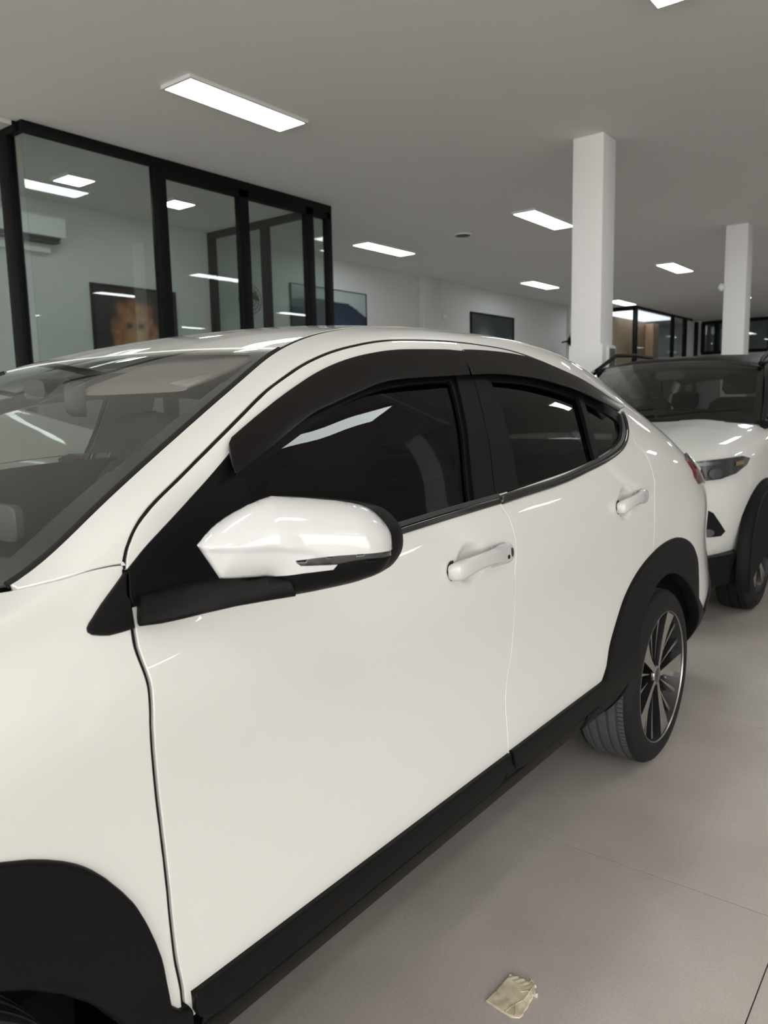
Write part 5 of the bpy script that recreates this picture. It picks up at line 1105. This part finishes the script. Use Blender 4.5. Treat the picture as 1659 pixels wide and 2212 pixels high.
for (cx, cy, rr, sd) in ((1.2585, -.978, .0085, 1), (1.228, -1.004, .0085, 2), (1.2505, -.9915, .005, 3)):
    q = np.random.default_rng(sd); n_ = 14; rad = rr*q.uniform(.45, 1.1, n_); hh = q.uniform(.0008, .0045, n_)
    V = [(cx + rad[k]*math.cos(2*PI*k/n_), cy + rad[k]*math.sin(2*PI*k/n_), hh[k]) for k in range(n_)] + [(cx, cy, .005)] + [(cx + rad[k]*.9*math.cos(2*PI*k/n_), cy + rad[k]*.9*math.sin(2*PI*k/n_), .0003) for k in range(n_)]
    F = [(k, (k+1) % n_, n_) for k in range(n_)] + [(k, n_+1+k, n_+1+(k+1) % n_, (k+1) % n_) for k in range(n_)]
    from_arrays('torn_fringe', V, F, M['torn'], tp, smooth=False)

# ---------------------------------------------------------------- a second white car beyond, and a white SUV facing us
car_b = copy_tree(car); car_b.location = (1.3 - 1.01, 2.72, 0); car_b['label'] = 'white coupe-roofed car parked behind, glimpsed through the front windscreen and cabin'
M['suvglass'] = glass('suv_side_glass', (.30, .34, .32), .06)
suv = thing('suv', 'white sport utility vehicle with black roof facing the camera behind the front car', 'car', (6.2, .21, 0))
YC = .21
def suv_body():
    st = [  # x, half width, top z, edge drop, bottom z
        (4.06, .50, .90, .03, .42), (4.09, .62, .925, .03, .40), (4.17, .74, .965, .035, .38), (4.30, .83, 1.01, .04, .36), (4.55, .885, 1.055, .05, .34), (4.9, .905, 1.10, .05, .34), (5.3, .91, 1.155, .05, .34),
        (5.6, .91, 1.165, .06, .34), (6.5, .91, 1.16, .06, .34), (7.4, .91, 1.17, .06, .34), (8.1, .90, 1.18, .06, .36), (8.36, .84, 1.16, .06, .40), (8.42, .74, 1.10, .06, .45)]
    rings = []
    for x, w, zt, dr, zb in st:
        cr = .035 if x < 5.4 else .0
        half = [(0, zt + cr), (.30*w, zt + cr), (.50*w, zt + cr*1.2), (.60*w, zt + cr*.7), (.80*w, zt - .0), (.90*w, zt - dr*.5), (.965*w, zt - dr*1.6), (.985*w, zt - .16), (1.0*w, zt - .26 - .1*(x > 5)), (.995*w, .66), (.985*w, .52), (.95*w, zb + .05), (.90*w, zb)]
        rings.append([(x, YC - y, z) for y, z in half] + [(x, YC + y, z) for y, z in half[::-1][:-1]])
    b = loft('body', rings, M['paint'], suv, closed=True, caps=True, sharp=50)
    md = b.modifiers.new('sub', 'SUBSURF'); md.levels = 1; md.render_levels = 2
suv_body()
# greenhouse
def gw(x): return float(pchip([5.30, 6.05, 6.6, 7.6, 8.2], [.78, .64, .645, .63, .60], x))
roof_st = [(5.94, 1.56), (6.05, 1.598), (6.35, 1.632), (6.8, 1.65), (7.4, 1.635), (7.9, 1.59), (8.15, 1.53)]
rings = []
for x, z in roof_st:
    w = gw(x); rings.append([(x, YC + q*w, z - .055*abs(q)**3) for q in np.linspace(-1, 1, 15)] + [(x, YC + q*w*.98, z - .055 - .055*abs(q)**3) for q in np.linspace(1, -1, 15)])
loft('roof', rings, M['satin'], suv, sharp=60)
for s_ in (-1, 1):
    tube('roof_rail', [(x, YC + s_*(gw(x) - .03), z + .005 + (.03 if 6.3 < x < 7.8 else -.03)) for x, z in roof_st], .016, M['satin'], suv)
    # pillars
    def strip(nm, pts, w, mat=M['gloss']):
        rr = []
        for (x, y, z), ww in zip(pts, w): rr.append([(x - ww, YC + s_*y, z), (x + ww, YC + s_*y, z), (x + ww, YC + s_*(y - .035), z), (x - ww, YC + s_*(y - .035), z)])
        loft(nm, rr, mat, suv, sharp=50)
    strip('pillar', [(5.22, .83, 1.13), (5.5, .785, 1.28), (5.8, .725, 1.44), (6.05, .66, 1.545)], (.055, .05, .05, .05))
    strip('pillar', [(6.62, .84, 1.12), (6.70, .74, 1.36), (6.75, .655, 1.58)], (.06, .05, .05), M['satin'])
    strip('pillar', [(7.55, .84, 1.12), (7.55, .74, 1.36), (7.5, .64, 1.57)], (.06, .05, .05), M['satin'])
    strip('pillar', [(8.25, .80, 1.12), (8.15, .72, 1.36), (8.05, .60, 1.54)], (.10, .10, .10), M['paint'])
    tube('window_sill', [(5.15, YC + s_*.82, 1.125), (6.5, YC + s_*.862, 1.135), (8.25, YC + s_*.80, 1.15)], .03, M['satin'], suv)
    for pts in (((5.35, .815, 1.14), (6.62, .835, 1.14), (6.73, .66, 1.555), (6.10, .665, 1.535)), ((6.66, .835, 1.14), (7.53, .835, 1.14), (7.48, .645, 1.555), (6.78, .66, 1.565)), ((7.58, .83, 1.14), (8.2, .79, 1.14), (8.05, .61, 1.52), (7.53, .64, 1.555))):
        V = [(x, YC + s_*y, z) for x, y, z in pts] + [(x, YC + s_*(y - .006), z) for x, y, z in pts]
        from_arrays('side_glass', V, [(0, 1, 2, 3), (7, 6, 5, 4), (0, 4, 5, 1), (1, 5, 6, 2), (2, 6, 7, 3), (3, 7, 4, 0)], M['suvglass'], suv, smooth=False)
# windscreen of the SUV
V = []; F = []; nu, nv = 21, 9
for j in range(nv):
    v_ = j/(nv-1)
    for i in range(nu):
        u = -1 + 2*i/(nu-1); xe = 5.22 + (6.03-5.22)*v_ - (.22*(1-v_) + .08*v_)*(1 - abs(u)**2.2)
        V.append((xe, YC + u*(.82 + (.655-.82)*v_), 1.13 + (1.54-1.13)*v_ + (.04*v_ + .035*(1-v_))*(1-u*u) + .025*math.sin(PI*v_)*(1-u*u)))
for j in range(nv-1):
    for i in range(nu-1): F.append((j*nu+i, j*nu+i+1, (j+1)*nu+i+1, (j+1)*nu+i))
sw = from_arrays('windscreen', V, F, M['suvscreen'], suv)
FV = []
for j in range(nv-1):
    for i in range(nu-1):
        if j in (0, nv-2) or i in (0, nu-2): FV.append((j*nu+i, j*nu+i+1, (j+1)*nu+i+1, (j+1)*nu+i))
from_arrays('windscreen_frit', [(x + .006, y, z - .004) for x, y, z in V], FV, M['frit'], sw)
V = []; F = []
for j in range(6):
    for i in range(11):
        u = -1 + .2*i; v_ = j/5; V.append((8.30 - .22*v_ + .06*(1-u*u), YC + u*(.72 - .14*v_), 1.16 + .36*v_))
for j in range(5):
    for i in range(10): F.append((j*11+i, (j+1)*11+i, (j+1)*11+i+1, j*11+i+1))
from_arrays('rear_window', V, F, M['suvglass'], suv)
# wipers and cowl
tube('wiper', [(5.00, YC - .2, 1.185), (5.10, YC - .45, 1.215), (5.16, YC - .68, 1.22)], .009, M['matte'], suv)
tube('wiper', [(4.99, YC + .35, 1.185), (5.03, YC + .05, 1.215), (5.08, YC - .15, 1.235)], .009, M['matte'], suv)
loft('cowl', [[(5.02 + .22*abs(u)**2.2 - .05, YC + u*.80, 1.165 - .03*abs(u)), (5.02 + .22*abs(u)**2.2 + .05, YC + u*.82, 1.175 - .03*abs(u)), (5.02 + .22*abs(u)**2.2 + .05, YC + u*.82, 1.13), (5.02 + .22*abs(u)**2.2 - .05, YC + u*.80, 1.13)] for u in np.linspace(-1, 1, 17)], M['matte'], suv)
# cabin
loft('dashboard', [[(5.15 + .1*abs(y)/.75, YC + y, 1.08), (5.55, YC + y, 1.13), (5.72, YC + y, 1.10), (5.74, YC + y, .7), (5.2, YC + y, .7)] for y in np.linspace(-.78, .78, 9)], M['dash'], suv)
for y in (-.37, .37):
    for nm, st in (('front_seat', ((.75, .23, 6.25, .09), (1.0, .24, 6.32, .08), (1.25, .22, 6.40, .06), (1.30, .15, 6.42, .04))), ('head_rest', ((1.32, .10, 6.42, .04), (1.36, .135, 6.43, .055), (1.46, .13, 6.45, .05), (1.49, .07, 6.45, .03)))):
        loft(nm, [[(xc + b, YC + y + a, z) for a, b in supell(0, 0, hw, th, 3, 18)] for z, hw, xc, th in st], M['seat'], suv)
    loft('rear_head_rest', [[(xc + b, YC + y + a, z) for a, b in supell(0, 0, hw, th, 3, 18)] for z, hw, xc, th in ((1.20, .10, 7.50, .04), (1.24, .13, 7.5, .05), (1.34, .12, 7.52, .05), (1.36, .06, 7.52, .02))], M['seat'], suv)
loft('rear_seat', [[(7.35, YC + y, .75), (7.45, YC + y, 1.19), (7.55, YC + y, 1.19), (7.50, YC + y, .75)] for y in (-.68, .68)], M['seat'], suv)
bm = bmesh.new(); tube_bm(bm, [(5.90 + .06*math.sin(a), YC - .37 + .185*math.cos(a), 1.03 + .175*math.sin(a)) for a in np.linspace(0, 2*PI, 33)], .016, 8); from_bm('steering_wheel', bm, M['dash'], suv)
loft('rear_view_mirror', [[(5.86 + a, YC + y, z) for y, z in supell(0, 1.47, .11*k, .035*k, 4, 20)] for a, k in ((-.02, .85), (0, 1), (.01, .98))], M['dash'], suv)
loft('headliner', [[(x, YC + q*gw(x)*.97, z - .045) for q in (-1, -.5, 0, .5, 1)] + [(x, YC + q*gw(x)*.97, z - .05) for q in (1, .5, 0, -.5, -1)] for x, z in roof_st[1:]], M['headliner'], suv)
# front end: headlamps, grille, intakes, lower bumper
def front_x(y):      # x of the nose skin at lateral offset y
    return float(pchip([0, .50, .62, .74, .83, .885, .91], [4.055, 4.065, 4.09, 4.17, 4.30, 4.55, 5.0], abs(y)))
def fpatch(nm, pts, mat, par, off, th=.03, label=None):
    """pts (y,z) outline on the nose, y relative to the SUV's centre"""
    P = resample(np.array(pts, float), .02); a, b = np.meshgrid(np.arange(P[:, 0].min(), P[:, 0].max(), .02), np.arange(P[:, 1].min(), P[:, 1].max(), .02), indexing='ij')
    if area2(P) < 0: P = P[::-1]
    q = np.stack([a.ravel(), b.ravel()], 1); q = q[in_poly(q, P)]; q = q[dist_to(q, P) > .008]
    v, e, F, ov, oe, of = delaunay_2d_cdt([Vector(p) for p in np.vstack([P, q])], [(i, (i+1) % len(P)) for i in range(len(P))], [], 1, 1e-7)
    v = np.array([(p.x, p.y) for p in v]); X = []
    for y, z in v:
        yy = np.sign(y)*min(abs(y), .905); X.append((front_x(yy) - off*1.0, YC + y - np.sign(-y)*off*.5*(abs(y) > .6), z))
    X = np.array(X); n = len(X); bx = X + [th, 0, 0]; bx[:, 1] -= np.sign(X[:, 1] - YC)*th*.4
    idx = [next(k for k, o_ in enumerate(ov) if i in o_) for i in range(len(P))]
    F = [tuple(f) for f in F] + [(idx[i], idx[(i+1) % len(P)], n + idx[(i+1) % len(P)], n + idx[i]) for i in range(len(P))]
    o = from_arrays(nm, np.vstack([X, bx]), F, mat, par, label=label)
    bm = bmesh.new(); bm.from_mesh(o.data); bmesh.ops.recalc_face_normals(bm, faces=bm.faces)
    for e_ in bm.edges:
        if len(e_.link_faces) == 2 and e_.calc_face_angle(0) > .8: e_.smooth = False
    bm.to_mesh(o.data); bm.free(); return o
M['lampglass'] = glass('headlamp_lens', (.75, .77, .78), .06)
M['lampin'] = pbr('headlamp_reflector', (.14, .145, .155), .25, metal=.9)
M['lampdark'] = pbr('headlamp_bezel', (.03, .03, .033), .2, coat=.5)
M['amber'] = pbr('amber_marker', (.22, .15, .05), .3)
for s_ in (-1, 1):
    hl = fpatch('headlight', [(s_*.50, .945), (s_*.70, .962), (s_*.865, .978), (s_*.882, .960), (s_*.876, .925), (s_*.850, .885), (s_*.80, .862), (s_*.62, .845), (s_*.50, .852)], M['lampdark'], suv, .012)
    fpatch('lamp_reflector', [(s_*.52, .938), (s_*.66, .950), (s_*.80, .962), (s_*.81, .945), (s_*.66, .932), (s_*.52, .920)], M['lampin'], hl, .018, .01)
    fpatch('amber_marker', [(s_*.848, .950), (s_*.870, .954), (s_*.868, .930), (s_*.848, .928)], M['amber'], hl, .018, .01)
    for yy, r in ((.60, .030), (.69, .030), (.78, .028)):
        fpatch('lamp_projector', [(s_*(yy + r*math.cos(a)), .895 + r*math.sin(a)) for a in np.linspace(0, 2*PI, 18, endpoint=False)], M['lampin'], hl, .020, .02)
    fpatch('air_intake', [(s_*.50, .70), (s_*.70, .715), (s_*.745, .70), (s_*.78, .675), (s_*.805, .62), (s_*.825, .57), (s_*.81, .545), (s_*.50, .54)], M['matte'], suv, .006)
    fpatch('fog_light', [(s_*(.76 + .025*math.cos(a)), .568 + .022*math.sin(a)) for a in np.linspace(0, 2*PI, 18, endpoint=False)], M['lampin'], suv, .010, .01)
gr = fpatch('grille', [(-.47, .93), (.47, .93), (.46, .80), (-.46, .80)], M['gloss'], suv, .010)
for k in range(7): fpatch('grille_slot', [(-.40 + k*.127 - .045 + .02, .915), (-.40 + k*.127 + .045 + .02, .915), (-.40 + k*.127 + .045 + .02, .82), (-.40 + k*.127 - .045 + .02, .82)], M['matte'], gr, .014, .01)
fpatch('lower_bumper', [(-.86, .44), (-.60, .415), (.60, .415), (.86, .44), (.84, .27), (.5, .22), (-.5, .22), (-.84, .27)], M['plastic'], suv, .012, .10)
# wheels and arches of the SUV
def suv_wheel(cx, s_):
    cy = YC + s_*.895; R_ = .345
    def lathe(nm, prof, mat, par):
        n = 56; V = []; F = []; m = len(prof)
        for k in range(n):
            a = 2*PI*k/n
            for d, r in prof: V.append((cx + r*math.cos(a), cy - s_*d, R_ + r*math.sin(a)))
        for k in range(n):
            for j in range(m-1): F.append((k*m+j, k*m+j+1, ((k+1) % n)*m+j+1, ((k+1) % n)*m+j))
        o = from_arrays(nm, V, F, mat, par); bm = bmesh.new(); bm.from_mesh(o.data); bmesh.ops.recalc_face_normals(bm, faces=bm.faces)
        for e_ in bm.edges:
            if len(e_.link_faces) == 2 and e_.calc_face_angle(0) > .7: e_.smooth = False
        bm.to_mesh(o.data); bm.free(); return o
    w = lathe('wheel', [(.02, .235), (-.004, .24), (-.004, .27), (.006, .31), (.03, .340), (.06, .345), (.062, .338), (.072, .338), (.074, .345), (.11, .345), (.112, .338), (.122, .338), (.124, .345), (.16, .345), (.19, .338), (.205, .30), (.20, .24)], M['tyre'], suv)
    lathe('rim', [(.0, .236), (-.002, .232), (.02, .222), (.10, .205), (.13, .05), (.13, 0)], M['alloydark'], w)
    for k in range(5):
        for dd in (-.10, .10):
            a = 2*PI*k/5 + .3 + dd; V = []
            for r, hw in ((.03, .014), (.12, .012), (.225, .016)):
                t = np.array([-math.sin(a), math.cos(a)]); c = np.array([math.cos(a), math.sin(a)])*r
                for h, d in ((-hw, .02 - .01*r/.2), (hw, .02 - .01*r/.2), (hw, .05), (-hw, .05)):
                    V.append((cx + c[0] + t[0]*h, cy - s_*d, R_ + c[1] + t[1]*h))
            F = []
            for i in range(2):
                for j in range(4): F.append((i*4+j, i*4+(j+1) % 4, i*4+4+(j+1) % 4, i*4+4+j))
            F += [(0, 1, 2, 3), (8, 9, 10, 11)]
            o = from_arrays('spoke', V, F, M['alloy'], w, smooth=False)
            bm = bmesh.new(); bm.from_mesh(o.data); bmesh.ops.recalc_face_normals(bm, faces=bm.faces); bm.to_mesh(o.data); bm.free()
    # arch lip and dark well face
    a_ = np.linspace(math.radians(-18), math.radians(198), 40); rr = []
    for r, y in ((.388, .885), (.392, .925), (.44, .932), (.468, .918), (.474, .86)):
        rr.append([(cx + r*math.cos(t)*(1 + .03*math.sin(2*t)**2), YC + s_*y, R_ + r*math.sin(t)*(1 + .03*math.sin(2*t)**2)) for t in a_])
    V = [p for r in rr for p in r]; n = len(a_); F = [(i*n+j, i*n+j+1, (i+1)*n+j+1, (i+1)*n+j) for i in range(len(rr)-1) for j in range(n-1)]
    o = from_arrays('wheel_arch_cladding', V, F, M['plastic'], suv); bm = bmesh.new(); bm.from_mesh(o.data); bmesh.ops.recalc_face_normals(bm, faces=bm.faces); bm.to_mesh(o.data); bm.free()
    V = [(cx, YC + s_*.913, R_)] + [(cx + .40*math.cos(t), YC + s_*.913, R_ + .40*math.sin(t)) for t in a_]
    from_arrays('wheel_well', V, [(0, i, i+1) for i in range(1, n)], M['matte'], suv, smooth=False)
for cx in (4.885, 7.52):
    for s_ in (-1, 1): suv_wheel(cx, s_)
for s_ in (-1, 1):
    loft('sill_cladding', [[(x, YC + s_*.925, .46), (x, YC + s_*.93, .36), (x, YC + s_*.86, .26), (x, YC + s_*.80, .30), (x, YC + s_*.85, .46)] for x in (5.33, 7.08)], M['plastic'], suv)
    rings = [[(5.78 + d, YC + s_*(1.0 + a), 1.16 + b) for a, b in supell(0, 0, .125*k, .075*k, 3.2, 22)] for d, k in ((-.06, .45), (-.05, .8), (-.01, .98), (.05, 1.0), (.07, .92))]
    dm = loft('side_mirror', rings, M['gloss'], suv, sharp=60)
    tube('mirror_arm', [(5.80, YC + s_*.86, 1.10), (5.79, YC + s_*.95, 1.10)], .03, M['satin'], dm)
box('underbody', 5.35, 7.1, YC - .80, YC + .80, .20, .36, M['matte'], suv, .02)
